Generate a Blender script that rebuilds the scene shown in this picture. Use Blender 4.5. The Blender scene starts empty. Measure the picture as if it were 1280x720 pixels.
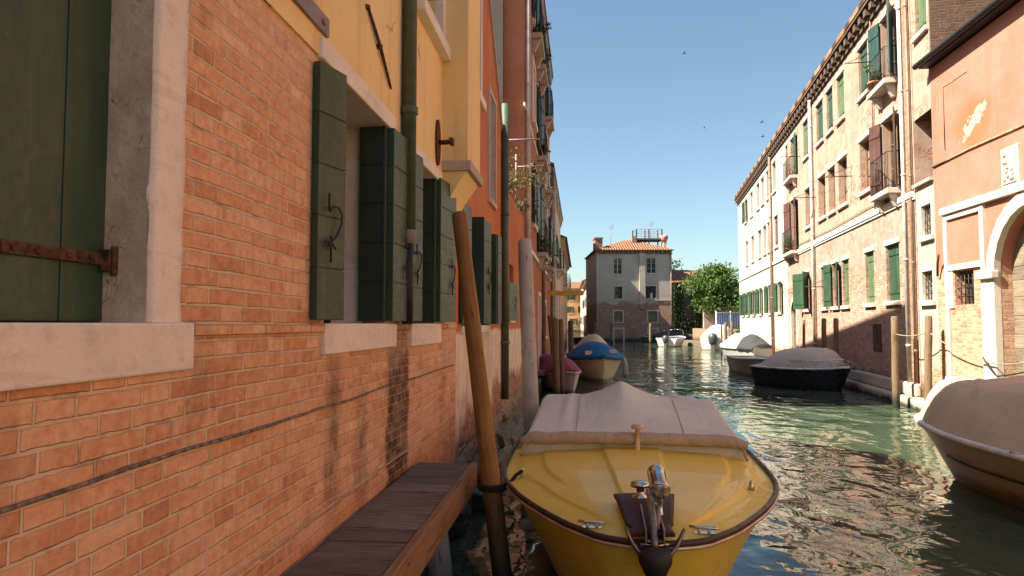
import bpy, bmesh, math, random
from mathutils import Vector, Matrix, noise as mnoise
random.seed(7)
R = math.radians
sc = bpy.context.scene
COL = sc.collection

# ------------------------------------------------------------------ camera model
FPX = 853.33
PITCH = math.atan(45 / FPX)
CAMZ = 1.8

def ray(px, py):
    u = (px - 640) / FPX
    v = (360 - py) / FPX
    return Vector((u, math.cos(PITCH) - v * math.sin(PITCH), math.sin(PITCH) + v * math.cos(PITCH)))

def at(px, py, Y):
    r = ray(px, py)
    return Vector((0, 0, CAMZ)) + r * (Y / r.y)

def on_water(px, py, z=0.0):
    r = ray(px, py)
    return Vector((0, 0, CAMZ)) + r * ((z - CAMZ) / r.z)

class Frame:
    """A facade's own axes: s along it, n out from it, z up."""
    def __init__(self, ox, oy, dx, dy, side):
        l = math.hypot(dx, dy)
        self.o = Vector((ox, oy, 0))
        self.d = Vector((dx / l, dy / l, 0))
        self.nv = Vector((self.d.y * side, -self.d.x * side, 0))
    def p(self, s, n, z):
        return self.o + self.d * s + self.nv * n + Vector((0, 0, z))
    def hit(self, px, py, n=0.0):
        r = ray(px, py)
        o = self.o + self.nv * n
        t = (o.dot(self.nv)) / r.dot(self.nv)
        q = r * t
        return (q - self.o).dot(self.d), CAMZ + q.z

WORLD = Frame(0, 0, 1, 0, 1)            # s = x, n = -y
LEFT = Frame(-1.17, 0, .1, 1, 1)
RIGHT = Frame(5.73, 0, .205, 1, -1)
PINK = Frame(6.9, 0, .12, 1, -1)
FAR = Frame(8.9, 72, 1, 0, 1)

# ------------------------------------------------------------------ node helpers
class NT:
    def __init__(self, name):
        m = bpy.data.materials.new(name)
        m.use_nodes = True
        self.m = m
        self.t = m.node_tree
        self.t.nodes.clear()
        self.out = self.t.nodes.new('ShaderNodeOutputMaterial')
        self.uv = None
    def n(self, typ, props=None, **ins):
        nd = self.t.nodes.new('ShaderNode' + typ)
        for k, v in (props or {}).items():
            setattr(nd, k, v)
        for k, v in ins.items():
            key = int(k[1:]) if k[0] == 'i' and k[1:].isdigit() else k.replace('_', ' ')
            self.set(nd.inputs[key], v)
        return nd
    def set(self, sock, v):
        if hasattr(v, 'is_output'):
            self.t.links.new(v, sock)
        else:
            if isinstance(v, (tuple, list)) and len(v) == 3 and sock.type == 'RGBA':
                v = (*v, 1)
            sock.default_value = v
    def math(self, op, a, b=0.0, c=None, clamp=False):
        nd = self.n('Math', {'operation': op, 'use_clamp': clamp}, i0=a, i1=b)
        if c is not None: self.set(nd.inputs[2], c)
        return nd.outputs[0]
    def vmath(self, op, a, b):
        nd = self.n('VectorMath', {'operation': op}, i0=a, i1=b)
        return nd.outputs[0]
    def mix(self, f, a, b, blend='MIX'):
        nd = self.n('Mix', {'data_type': 'RGBA', 'blend_type': blend})
        self.set(nd.inputs[0], f); self.set(nd.inputs[6], a); self.set(nd.inputs[7], b)
        return nd.outputs[2]
    def mr(self, v, a, b, c=0.0, d=1.0, smooth=True):
        nd = self.n('MapRange', {'interpolation_type': 'SMOOTHSTEP' if smooth else 'LINEAR'}, i0=v, i1=a, i2=b, i3=c, i4=d)
        return nd.outputs[0]
    def noise(self, vec, scale, detail=4.0, rough=.55, dist=0.0, color=False):
        nd = self.n('TexNoise', None, Vector=vec, Scale=scale, Detail=detail, Roughness=rough, Distortion=dist)
        return nd.outputs['Color' if color else 'Fac']
    def ramp(self, f, stops):
        nd = self.n('ValToRGB', None, Fac=f)
        el = nd.color_ramp.elements
        while len(el) < len(stops): el.new(.5)
        for e, (p, c) in zip(el, stops):
            e.position = p; e.color = (*c, 1)
        return nd.outputs[0]
    def UV(self):
        if self.uv is None: self.uv = self.n('TexCoord').outputs['UV']
        return self.uv
    def sz(self):
        s = self.n('SeparateXYZ', None, Vector=self.UV())
        return s.outputs[0], s.outputs[1]
    def scaled(self, vec, x, y, z=1.0):
        return self.vmath('MULTIPLY', vec, (x, y, z))
    def bump(self, h, dist=.01, strength=1.0, normal=None):
        nd = self.n('Bump', None, Height=h, Distance=dist, Strength=strength)
        if normal is not None: self.set(nd.inputs['Normal'], normal)
        return nd.outputs[0]
    def box(self, s, z, s0, s1, z0, z1, e=.05, ez=None):
        ez = e if ez is None else ez
        a = self.mr(s, s0 - e, s0 + e); b = self.mr(s, s1 - e, s1 + e, 1, 0)
        c = self.mr(z, z0 - ez, z0 + ez); d = self.mr(z, z1 - ez, z1 + ez, 1, 0)
        return self.math('MULTIPLY', self.math('MULTIPLY', a, b), self.math('MULTIPLY', c, d))
    def finish(self, color, rough=.8, normal=None, metal=0.0, spec=.5, extra=None):
        b = self.n('BsdfPrincipled', None, Base_Color=color, Roughness=rough, Metallic=metal)
        b.inputs['Specular IOR Level'].default_value = spec
        if normal is not None: self.set(b.inputs['Normal'], normal)
        for k, v in (extra or {}).items(): self.set(b.inputs[k], v)
        self.t.links.new(b.outputs[0], self.out.inputs[0])
        return self.m

def add(t, a, b): return t.math('ADD', a, b)
def mul(t, a, b): return t.math('MULTIPLY', a, b)

def brick_layer(t, uv, tints, mortar, course=.056, length=.245, mort=.007, warp=.012, smooth=.25, smear=.35, mdark=.5, chip=1.0):
    """bricks laid long and short in turn, in metres: colour, height, mortar factor"""
    w = t.noise(uv, 6.0, 4, .6, color=True)
    w2 = t.noise(uv, .55, 2, .5, color=True)
    v = t.vmath('ADD', uv, t.vmath('MULTIPLY', t.vmath('SUBTRACT', w, (.5, .5, .5)), (warp, warp * .8, 0)))
    v = t.vmath('ADD', v, t.vmath('MULTIPLY', t.vmath('SUBTRACT', w2, (.5, .5, .5)), (.07, .05, 0)))
    sp = t.n('SeparateXYZ', None, Vector=v)
    u, z = sp.outputs[0], sp.outputs[1]
    hd = length * .52; P = length + hd
    zr = t.math('DIVIDE', z, course)
    row = t.math('FLOOR', zr)
    fy = mul(t, t.math('SUBTRACT', zr, row), course)
    rw = t.n('TexWhiteNoise', {'noise_dimensions': '1D'}, W=row).outputs['Value']
    uu = add(t, add(t, u, mul(t, t.math('FLOORED_MODULO', row, 2.0), P * .5)), mul(t, rw, .07))
    cr = t.math('DIVIDE', uu, P)
    cell = t.math('FLOOR', cr)
    x = mul(t, t.math('SUBTRACT', cr, cell), P)
    ish = t.math('GREATER_THAN', x, length)
    xl = t.math('SUBTRACT', x, mul(t, ish, length))
    ln = t.math('SUBTRACT', length, mul(t, ish, length - hd))
    dx = t.math('MINIMUM', xl, t.math('SUBTRACT', ln, xl))
    dy = t.math('MINIMUM', fy, t.math('SUBTRACT', course, fy))
    e = t.math('MINIMUM', dx, dy)
    # chipped, uneven arrises
    e = add(t, e, mul(t, t.math('SUBTRACT', t.noise(uv, 38, 4, .7), .5), .009 * chip))
    e = add(t, e, mul(t, t.math('SUBTRACT', t.noise(uv, 9, 3, .6), .5), .007 * chip))
    fac = t.mr(e, mort * .35, mort * .35 + .0035, 1, 0)
    rid = t.n('TexWhiteNoise', {'noise_dimensions': '3D'}, Vector=t.n('CombineXYZ', None, i0=cell, i1=row, i2=ish).outputs[0])
    col = t.ramp(rid.outputs['Value'], [(i / (len(tints) - 1), c) for i, c in enumerate(tints)])
    g = t.noise(uv, 26, 5, .7)
    g2 = t.noise(t.scaled(uv, 30, 5), 1.0, 4, .6)
    col = t.mix(.75, col, t.ramp(g, [(.28, (.26, .26, .26)), (.72, (.74, .74, .74))]), 'OVERLAY')
    col = t.mix(.45, col, t.ramp(g2, [(.3, (.36, .36, .36)), (.7, (.66, .66, .66))]), 'OVERLAY')
    sm_ = t.mr(t.noise(uv, 1.9, 6, .66), .44, .72)
    sm2 = t.mr(t.noise(t.scaled(uv, 13, 30), 1.0, 4, .65), .42, .72)
    f2 = t.math('MAXIMUM', fac, mul(t, mul(t, sm_, sm2), smear))
    mc = t.mix(t.noise(uv, 50, 4, .7), t.mix(mdark, mortar, (.12, .09, .07)), mortar)
    # crumbled, shadow-dark joints here and there
    cr_ = mul(t, t.mr(t.noise(uv, 7, 4, .6), .56, .68), .55)
    mc = t.mix(mul(t, cr_, fac), mc, tuple(c * .35 for c in mortar))
    col = t.mix(f2, col, mc)
    tilt = mul(t, t.math('SUBTRACT', rid.outputs['Value'], .5), .35)
    h = t.math('SUBTRACT', add(t, mul(t, g, .35), tilt), mul(t, fac, add(t, .8, cr_)))
    return col, h, fac

def mat_plain(name, c, rough=.6, metal=0.0, var=.25, scale=6.0, bump=.0, bscale=60, spec=.5, c2=None, extra=None):
    t = NT(name)
    o = t.n('TexCoord').outputs['Object']
    f = t.noise(o, scale, 5, .6)
    dark = c2 or tuple(x * (1 - var) for x in c); light = c if c2 else tuple(min(1, x * (1 + var * .6)) for x in c)
    col = t.mix(t.mr(f, .32, .68), dark, light)
    nrm = t.bump(t.noise(o, bscale, 4, .6), bump) if bump else None
    r = t.mr(t.noise(o, scale * 2.3, 3), .3, .7, max(.02, rough - .08), min(1, rough + .1))
    return t.finish(col, r, nrm, metal, spec, extra)

def plaster(name, base, light, dark, bump=.004, streak=.35):
    t = NT(name)
    uv = t.UV()
    n1 = t.noise(uv, .9, 6, .6); n2 = t.noise(uv, 6, 6, .65)
    vd = t.vmath('ADD', uv, t.vmath('MULTIPLY', t.noise(uv, 3, 4, .6, color=True), (.5, .5, 0)))
    vo = t.n('TexVoronoi', {'feature': 'DISTANCE_TO_EDGE'}, Vector=vd, Scale=.75).outputs['Distance']
    ck = mul(t, t.mr(vo, .0, .006, 1, 0), t.mr(t.noise(uv, .7, 3), .5, .6))
    lost = t.mr(add(t, mul(t, n1, .5), mul(t, t.noise(uv, 2.6, 6, .65), .5)), .60, .625)
    col = t.mix(t.mr(n1, .35, .7), base, light)
    st = t.noise(t.scaled(uv, 3.5, .35), 1.0, 5, .6)
    col = t.mix(t.math('MULTIPLY', t.mr(st, .5, .78), streak), col, dark)
    col = t.mix(t.math('MULTIPLY', t.mr(n2, .55, .75), .35), col, dark)
    col = t.mix(mul(t, lost, .5), col, tuple(min(1, x * .8 + .10) for x in base))
    col = t.mix(mul(t, ck, .75), col, tuple(x * .3 for x in dark))
    h = t.math('SUBTRACT', t.math('ADD', t.math('MULTIPLY', t.noise(uv, 45, 4, .7), .5), t.noise(uv, 5, 4, .6)), add(t, ck, mul(t, lost, .5)))
    return t.finish(col, .9, t.bump(h, bump), spec=.25)

def wood(name, c1, c2, along='x', rough=.75, grain=60.0, stretch=2.5, bump=.003, wet=None, spec=.3, isle=True):
    t = NT(name)
    uv = t.UV()
    ob = t.n('ObjectInfo').outputs['Random']
    sv = t.scaled(uv, *((stretch, grain) if along == 'x' else (grain, stretch)))
    sv = t.vmath('ADD', sv, t.n('CombineXYZ', None, i0=t.math('MULTIPLY', ob, 37), i1=t.math('MULTIPLY', ob, 11), i2=0.0).outputs[0])
    g = t.noise(sv, 1.0, 6, .65, .4)
    big = t.noise(uv, 3.0, 4, .6)
    col = t.mix(t.mr(g, .3, .7), c1, c2)
    col = t.mix(t.math('MULTIPLY', t.mr(big, .45, .75), .55), col, tuple(x * .45 for x in c1))
    isl = t.n('NewGeometry').outputs['Random Per Island']
    if isle: col = t.mix(t.mr(isl, 0, 1, 0, .6, False), col, tuple(x * .55 for x in c1))
    cv = t.noise(t.vmath('ADD', t.scaled(sv, .45, .45), (3.1, 7.7, 0)), 1.0, 3, .5, .3)
    crack = t.mr(t.math('ABSOLUTE', t.math('SUBTRACT', cv, .5)), .004, .014, 1, 0)
    crack = mul(t, crack, t.mr(t.noise(uv, 4, 3), .48, .58))
    col = t.mix(mul(t, crack, .8), col, tuple(x * .18 for x in c1))
    g = t.math('SUBTRACT', g, mul(t, crack, .8))
    if wet:
        z = t.n('SeparateXYZ', None, Vector=t.n('NewGeometry').outputs['Position']).outputs[2]
        wz = t.math('ADD', z, t.math('MULTIPLY', t.math('SUBTRACT', big, .5), .25))
        col = t.mix(t.mr(wz, wet * .2, wet, 1, 0), col, (.022, .022, .013))
    return t.finish(col, rough, t.bump(g, bump), spec=spec)

# ------------------------------------------------------------------ mesh builder
class MB:
    def __init__(self):
        self.v = []; self.f = []; self.uv = []; self.sm = []
    def face(self, pts, uvs=None, hint=None, smooth=False):
        pts = [Vector(p) for p in pts]
        if uvs is None: uvs = [(p.x, p.z) for p in pts]
        uvs = list(uvs)
        if hint is not None:
            nn = Vector((0, 0, 0))
            for i in range(len(pts)):
                a, b = pts[i], pts[(i + 1) % len(pts)]
                nn += Vector(((a.y - b.y) * (a.z + b.z), (a.z - b.z) * (a.x + b.x), (a.x - b.x) * (a.y + b.y)))
            if nn.dot(hint) < 0:
                pts.reverse(); uvs.reverse()
        i0 = len(self.v)
        self.v += pts
        self.f.append(list(range(i0, i0 + len(pts))))
        self.uv.append(uvs); self.sm.append(smooth)
    def box(self, F, s0, s1, n0, n1, z0, z1, skip=''):
        P = F.p
        d, nv, up = F.d, F.nv, Vector((0, 0, 1))
        if 'F' not in skip: self.face([P(s0, n1, z0), P(s1, n1, z0), P(s1, n1, z1), P(s0, n1, z1)], [(s0, z0), (s1, z0), (s1, z1), (s0, z1)], nv)
        if 'B' not in skip: self.face([P(s0, n0, z0), P(s1, n0, z0), P(s1, n0, z1), P(s0, n0, z1)], [(s0, z0), (s1, z0), (s1, z1), (s0, z1)], -nv)
        if 'L' not in skip: self.face([P(s0, n0, z0), P(s0, n1, z0), P(s0, n1, z1), P(s0, n0, z1)], [(s0 + n0, z0), (s0 + n1, z0), (s0 + n1, z1), (s0 + n0, z1)], -d)
        if 'R' not in skip: self.face([P(s1, n0, z0), P(s1, n1, z0), P(s1, n1, z1), P(s1, n0, z1)], [(s1 + n0, z0), (s1 + n1, z0), (s1 + n1, z1), (s1 + n0, z1)], d)
        if 'T' not in skip: self.face([P(s0, n0, z1), P(s1, n0, z1), P(s1, n1, z1), P(s0, n1, z1)], [(s0, n0), (s1, n0), (s1, n1), (s0, n1)], up)
        if 'D' not in skip: self.face([P(s0, n0, z0), P(s1, n0, z0), P(s1, n1, z0), P(s0, n1, z0)], [(s0, n0), (s1, n0), (s1, n1), (s0, n1)], -up)
    def hexa(self, a, b):
        """solid between two matching quads a and b (lists of four points)"""
        c = sum((Vector(p) for p in a + b), Vector()) / 8
        def q(*p):
            m = sum((Vector(x) for x in p), Vector()) / 4
            e1 = (Vector(p[1]) - Vector(p[0])).length; e2 = (Vector(p[3]) - Vector(p[0])).length
            self.face(p, [(0, 0), (e1, 0), (e1, e2), (0, e2)], m - c)
        q(*a); q(*b)
        for i in range(4):
            j = (i + 1) % 4
            q(a[i], a[j], b[j], b[i])
    def prism(self, F, poly, n0, n1):
        """polygon in (s, z) given thickness along n"""
        self.face([F.p(s, n1, z) for s, z in poly], poly, F.nv)
        self.face([F.p(s, n0, z) for s, z in poly], poly, -F.nv)
        c = sum((F.p(s, (n0 + n1) / 2, z) for s, z in poly), Vector()) / len(poly)
        for i in range(len(poly)):
            (sa, za), (sb, zb) = poly[i], poly[(i + 1) % len(poly)]
            e = math.hypot(sb - sa, zb - za)
            # outward of an edge: use signed area
            self.face([F.p(sa, n0, za), F.p(sb, n0, zb), F.p(sb, n1, zb), F.p(sa, n1, za)], [(sa, za), (sb, zb), (sb + .01, zb + n1 - n0), (sa + .01, za + n1 - n0)],
                      self._eout(F, poly, i))
    def _eout(self, F, poly, i):
        A = sum(poly[k][0] * poly[(k + 1) % len(poly)][1] - poly[(k + 1) % len(poly)][0] * poly[k][1] for k in range(len(poly)))
        (sa, za), (sb, zb) = poly[i], poly[(i + 1) % len(poly)]
        ds, dz = sb - sa, zb - za
        o = (dz, -ds) if A > 0 else (-dz, ds)
        return F.d * o[0] + Vector((0, 0, o[1]))
    def tube(self, pts, r, seg=8, caps=True, closed=False):
        pts = [Vector(p) for p in pts]
        n = len(pts)
        rr = list(r) if isinstance(r, (list, tuple)) else [r] * n
        rings = []; ups = None; L = [0.0]
        for i in range(1, n): L.append(L[-1] + (pts[i] - pts[i - 1]).length)
        for i in range(n):
            a = pts[max(i - 1, 0)] if not closed else pts[(i - 1) % n]
            b = pts[min(i + 1, n - 1)] if not closed else pts[(i + 1) % n]
            t = (b - a)
            t = t.normalized() if t.length > 1e-9 else Vector((0, 0, 1))
            if ups is None:
                ups = Vector((0, 0, 1)) if abs(t.z) < .9 else Vector((1, 0, 0))
            x = ups - t * ups.dot(t)
            x = x.normalized() if x.length > 1e-6 else t.orthogonal().normalized()
            ups = x
            y = t.cross(x)
            rings.append([pts[i] + (x * math.cos(2 * math.pi * k / seg) + y * math.sin(2 * math.pi * k / seg)) * rr[i] for k in range(seg)])
        base = len(self.v)
        for g in rings: self.v += g
        rng = range(n if closed else n - 1)
        for i in rng:
            j = (i + 1) % n
            for k in range(seg):
                k2 = (k + 1) % seg
                self.f.append([base + i * seg + k, base + i * seg + k2, base + j * seg + k2, base + j * seg + k])
                c0 = k / seg * 2 * math.pi * rr[i]; c1 = (k + 1) / seg * 2 * math.pi * rr[i]
                lj = L[j] if j > i else L[-1] + .1
                self.uv.append([(c0, L[i]), (c1, L[i]), (c1, lj), (c0, lj)]); self.sm.append(True)
        if caps and not closed:
            for i, fl in ((0, True), (n - 1, False)):
                idx = [base + i * seg + k for k in range(seg)]
                if fl: idx.reverse()
                self.f.append(idx); self.uv.append([(self.v[q].x, self.v[q].y) for q in idx]); self.sm.append(False)
    def bar(self, a, b, r, seg=6): self.tube([a, b], r, seg)
    def lathe(self, c, prof, axis=Vector((0, 0, 1)), seg=16):
        """prof: list of (radius, distance along the axis)"""
        axis = axis.normalized()
        self.tube([Vector(c) + axis * h for _, h in prof], [max(r, 1e-4) for r, _ in prof], seg)
    def grid(self, rows, smooth=True, uvs=None, flip=False):
        """rows of equal length -> sheet"""
        base = len(self.v); m = len(rows[0])
        for g in rows: self.v += [Vector(p) for p in g]
        for i in range(len(rows) - 1):
            for k in range(m - 1):
                idx = [base + i * m + k, base + i * m + k + 1, base + (i + 1) * m + k + 1, base + (i + 1) * m + k]
                if flip: idx.reverse()
                self.f.append(idx)
                if uvs: self.uv.append([uvs[(q - base) // m][(q - base) % m] for q in idx])
                else: self.uv.append([(self.v[q].x, self.v[q].y) for q in idx])
                self.sm.append(smooth)
    def leaf(self, c, size, rng):
        a = Vector((rng.gauss(0, 1), rng.gauss(0, 1), rng.gauss(0, .8)))
        a = a.normalized() if a.length > 1e-6 else Vector((1, 0, 0))
        b = a.orthogonal().normalized()
        b = Matrix.Rotation(rng.uniform(0, 6.28), 3, a) @ b
        c2 = a.cross(b)
        l = size * rng.uniform(.5, 1.5); w = l * .5
        pts = [c - b * l * .5, c + c2 * w * .5 - a * w * .15, c + b * l * .5, c - c2 * w * .5 - a * w * .15]
        i0 = len(self.v); self.v += pts
        self.f.append([i0, i0 + 1, i0 + 2, i0 + 3]); self.uv.append([(0, 0), (1, 0), (1, 1), (0, 1)]); self.sm.append(False)
    def build(self, name, mat, parent=None, bevel=0.0, weld=False, subsurf=0, solid=0.0, recalc=False):
        off = parent_off(parent)
        me = bpy.data.meshes.new(name)
        me.from_pydata([tuple(p - off) for p in self.v], [], self.f)
        uvl = me.uv_layers.new(name='UVMap')
        flat = []
        for u in self.uv:
            for a, b in u: flat += [a, b]
        uvl.data.foreach_set('uv', flat)
        me.polygons.foreach_set('use_smooth', self.sm)
        me.materials.append(mat)
        if weld or bevel or recalc:
            bm = bmesh.new(); bm.from_mesh(me)
            bmesh.ops.remove_doubles(bm, verts=bm.verts, dist=1e-4)
            if recalc: bmesh.ops.recalc_face_normals(bm, faces=bm.faces)
            bm.to_mesh(me); bm.free()
        me.update()
        o = bpy.data.objects.new(name, me)
        COL.objects.link(o)
        if parent is not None: o.parent = parent
        else:
            pass
        if bevel:
            md = o.modifiers.new('bevel', 'BEVEL'); md.width = bevel; md.segments = 2; md.limit_method = 'ANGLE'; md.angle_limit = R(40)
        if solid:
            md = o.modifiers.new('solid', 'SOLIDIFY'); md.thickness = solid; md.offset = -1
        if subsurf:
            md = o.modifiers.new('sub', 'SUBSURF'); md.levels = subsurf; md.render_levels = subsurf
        return o

def parent_off(p):
    off = Vector((0, 0, 0))
    while p is not None:
        if p.get('local'): return Vector((0, 0, 0))
        off += p.location
        p = p.parent
    return off

def tag(o, label=None, cat=None, group=None, kind=None):
    if label: o['label'] = label
    if cat: o['category'] = cat
    if group: o['group'] = group
    if kind: o['kind'] = kind
    return o

LOCAL = []
def thing(name, label, cat, loc=(0, 0, 0), rz=0.0, group=None, local=False):
    o = bpy.data.objects.new(name, None)
    o.empty_display_size = .2
    COL.objects.link(o)
    o.location = loc; o.rotation_euler = (0, 0, rz)
    tag(o, label, cat, group)
    if local: o['local'] = 1; LOCAL.append(o)
    return o

def one(mb, name, mat, label, cat, group=None, origin=None, **kw):
    """a thing that is one mesh, its origin moved to its base"""
    if origin is None:
        xs = [p.x for p in mb.v]; ys = [p.y for p in mb.v]; zs = [p.z for p in mb.v]
        origin = Vector(((min(xs) + max(xs)) / 2, (min(ys) + max(ys)) / 2, min(zs)))
    mb.v = [p - origin for p in mb.v]
    o = mb.build(name, mat, None, **kw)
    o.location = origin
    return tag(o, label, cat, group)

def structure(mb, name, mat, **kw):
    o = mb.build(name, mat, None, **kw)
    o['kind'] = 'structure'
    return o

def wall_sheet(mb, F, s0, s1, z0, z1, holes=(), back=-8.0, n0=0.0):
    """front face with real openings and reveals, and the block behind it"""
    ss = sorted({s0, s1, *[h[0] for h in holes], *[h[1] for h in holes]})
    zs = sorted({z0, z1, *[h[2] for h in holes], *[h[3] for h in holes]})
    for i in range(len(ss) - 1):
        for k in range(len(zs) - 1):
            cs, cz = (ss[i] + ss[i + 1]) / 2, (zs[k] + zs[k + 1]) / 2
            if any(h[0] < cs < h[1] and h[2] < cz < h[3] for h in holes): continue
            a, b, c, d = ss[i], ss[i + 1], zs[k], zs[k + 1]
            mb.face([F.p(a, n0, c), F.p(b, n0, c), F.p(b, n0, d), F.p(a, n0, d)], [(a, c), (b, c), (b, d), (a, d)], F.nv)
    up = Vector((0, 0, 1))
    for h in holes:
        a, b, c, d = h[:4]; dep = h[4] if len(h) > 4 else .2
        arch = len(h) > 5 and h[5]
        m = n0 - dep
        if arch:
            r = (b - a) / 2; cx = (a + b) / 2; zc = d - r; N = 12
            pts = [(cx + r * math.cos(math.pi * k / N), zc + r * math.sin(math.pi * k / N)) for k in range(N + 1)]
            for side, cor in ((range(0, N // 2), (b, d)), (range(N // 2, N), (a, d))):
                for k in side:
                    q = [pts[k], pts[k + 1], cor]
                    mb.face([F.p(s, n0, z) for s, z in q], q, F.nv)
            for k in range(N):
                (sa, za), (sb, zb) = pts[k], pts[k + 1]
                mb.face([F.p(sa, n0, za), F.p(sb, n0, zb), F.p(sb, m, zb), F.p(sa, m, za)], [(sa, za), (sb, zb), (sb, zb + dep), (sa, za + dep)],
                        F.d * (cx - sa) + up * (zc - za))
            top = zc
        else:
            top = d
            mb.face([F.p(a, n0, d), F.p(b, n0, d), F.p(b, m, d), F.p(a, m, d)], [(a, d), (b, d), (b, d + dep), (a, d + dep)], -up)
        mb.face([F.p(a, n0, c), F.p(b, n0, c), F.p(b, m, c), F.p(a, m, c)], [(a, c), (b, c), (b, c - dep), (a, c - dep)], up)
        mb.face([F.p(a, n0, c), F.p(a, m, c), F.p(a, m, top), F.p(a, n0, top)], [(a, c), (a - dep, c), (a - dep, top), (a, top)], F.d)
        mb.face([F.p(b, n0, c), F.p(b, m, c), F.p(b, m, top), F.p(b, n0, top)], [(b, c), (b + dep, c), (b + dep, top), (b, top)], -F.d)
    mb.box(F, s0, s1, back, n0, z0, z1, skip='F')
# ------------------------------------------------------------------ materials
M = {}

def make_brick_left():
    t = NT('orange_brickwork')
    uv = t.UV(); s, z = t.sz()
    tints = [(.55, .26, .125), (.70, .38, .195), (.76, .44, .24), (.66, .345, .17), (.80, .50, .29), (.70, .38, .195), (.57, .285, .14), (.74, .41, .215), (.68, .365, .185)]
    col, h, fac = brick_layer(t, uv, tints, (.84, .64, .43), course=.0545, length=.240, mort=.0085, smear=.7, warp=.008, mdark=.3)
    nb = t.noise(t.scaled(uv, 3.2, .7), 1.0, 6, .65)
    nf = t.noise(uv, 9, 5, .65)
    # redder, damper courses below the ledge
    low = t.mr(add(t, z, mul(t, t.math('SUBTRACT', nb, .5), .35)), .78, 1.0, 1, 0)
    col = t.mix(mul(t, low, .55), col, t.mix(1.0, col, (.78, .52, .45), 'MULTIPLY'))
    # the black run below the gap between the two sills, and thinner ones beside it
    sw = add(t, s, mul(t, t.math('SUBTRACT', t.noise(t.scaled(uv, 7, 5), 1.0, 5, .65), .5), .3))
    fade = t.mr(nb, .25, .6)
    st = mul(t, t.box(sw, z, 4.17, 4.68, .8, 1.80, .05, .08), t.math('SUBTRACT', 1.0, mul(t, fac, .32)))
    st2 = mul(t, mul(t, t.box(sw, z, 3.58, 3.78, .9, 1.45, .07, .22), .85), fade)
    st3 = mul(t, mul(t, t.box(sw, z, 3.18, 3.36, .9, 1.60, .07, .25), .8), fade)
    st4 = mul(t, mul(t, t.box(sw, z, 2.05, 2.17, 1.45, 1.77, .03, .1), .38), fade)
    st5 = mul(t, mul(t, t.box(sw, z, 5.75, 5.95, .9, 1.7, .06, .3), .3), fade)
    m = t.math('MAXIMUM', t.math('MAXIMUM', st, st2), t.math('MAXIMUM', st3, t.math('MAXIMUM', st4, st5)))
    m = mul(t, m, t.mr(nf, .3, .6, .55, 1.0))
    col = t.mix(mul(t, m, .93), col, (.030, .020, .012))
    # chalky bloom in soft patches
    bl = mul(t, t.mr(t.noise(t.scaled(uv, 1.1, 1.6), 1.0, 6, .68), .46, .72), .55)
    col = t.mix(bl, col, (.80, .57, .40))
    # dusty grey drips under the near sill
    dr = mul(t, t.mr(t.noise(t.scaled(uv, 9, .9), 1.0, 5, .6), .52, .72), mul(t, t.box(s, z, -3, 9, 1.2, 1.76, .1, .25), .35))
    col = t.mix(dr, col, (.34, .17, .09))
    # tide line
    al = t.mr(add(t, z, mul(t, t.math('SUBTRACT', nf, .5), .3)), .30, .62, 1, 0)
    col = t.mix(mul(t, al, .93), col, (.028, .030, .016))
    hh = add(t, h, mul(t, t.noise(uv, 90, 4, .7), .18))
    return t.finish(col, .88, t.bump(hh, .006), spec=.25)

def make_upper_brick():
    return make_brick_left()

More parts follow.
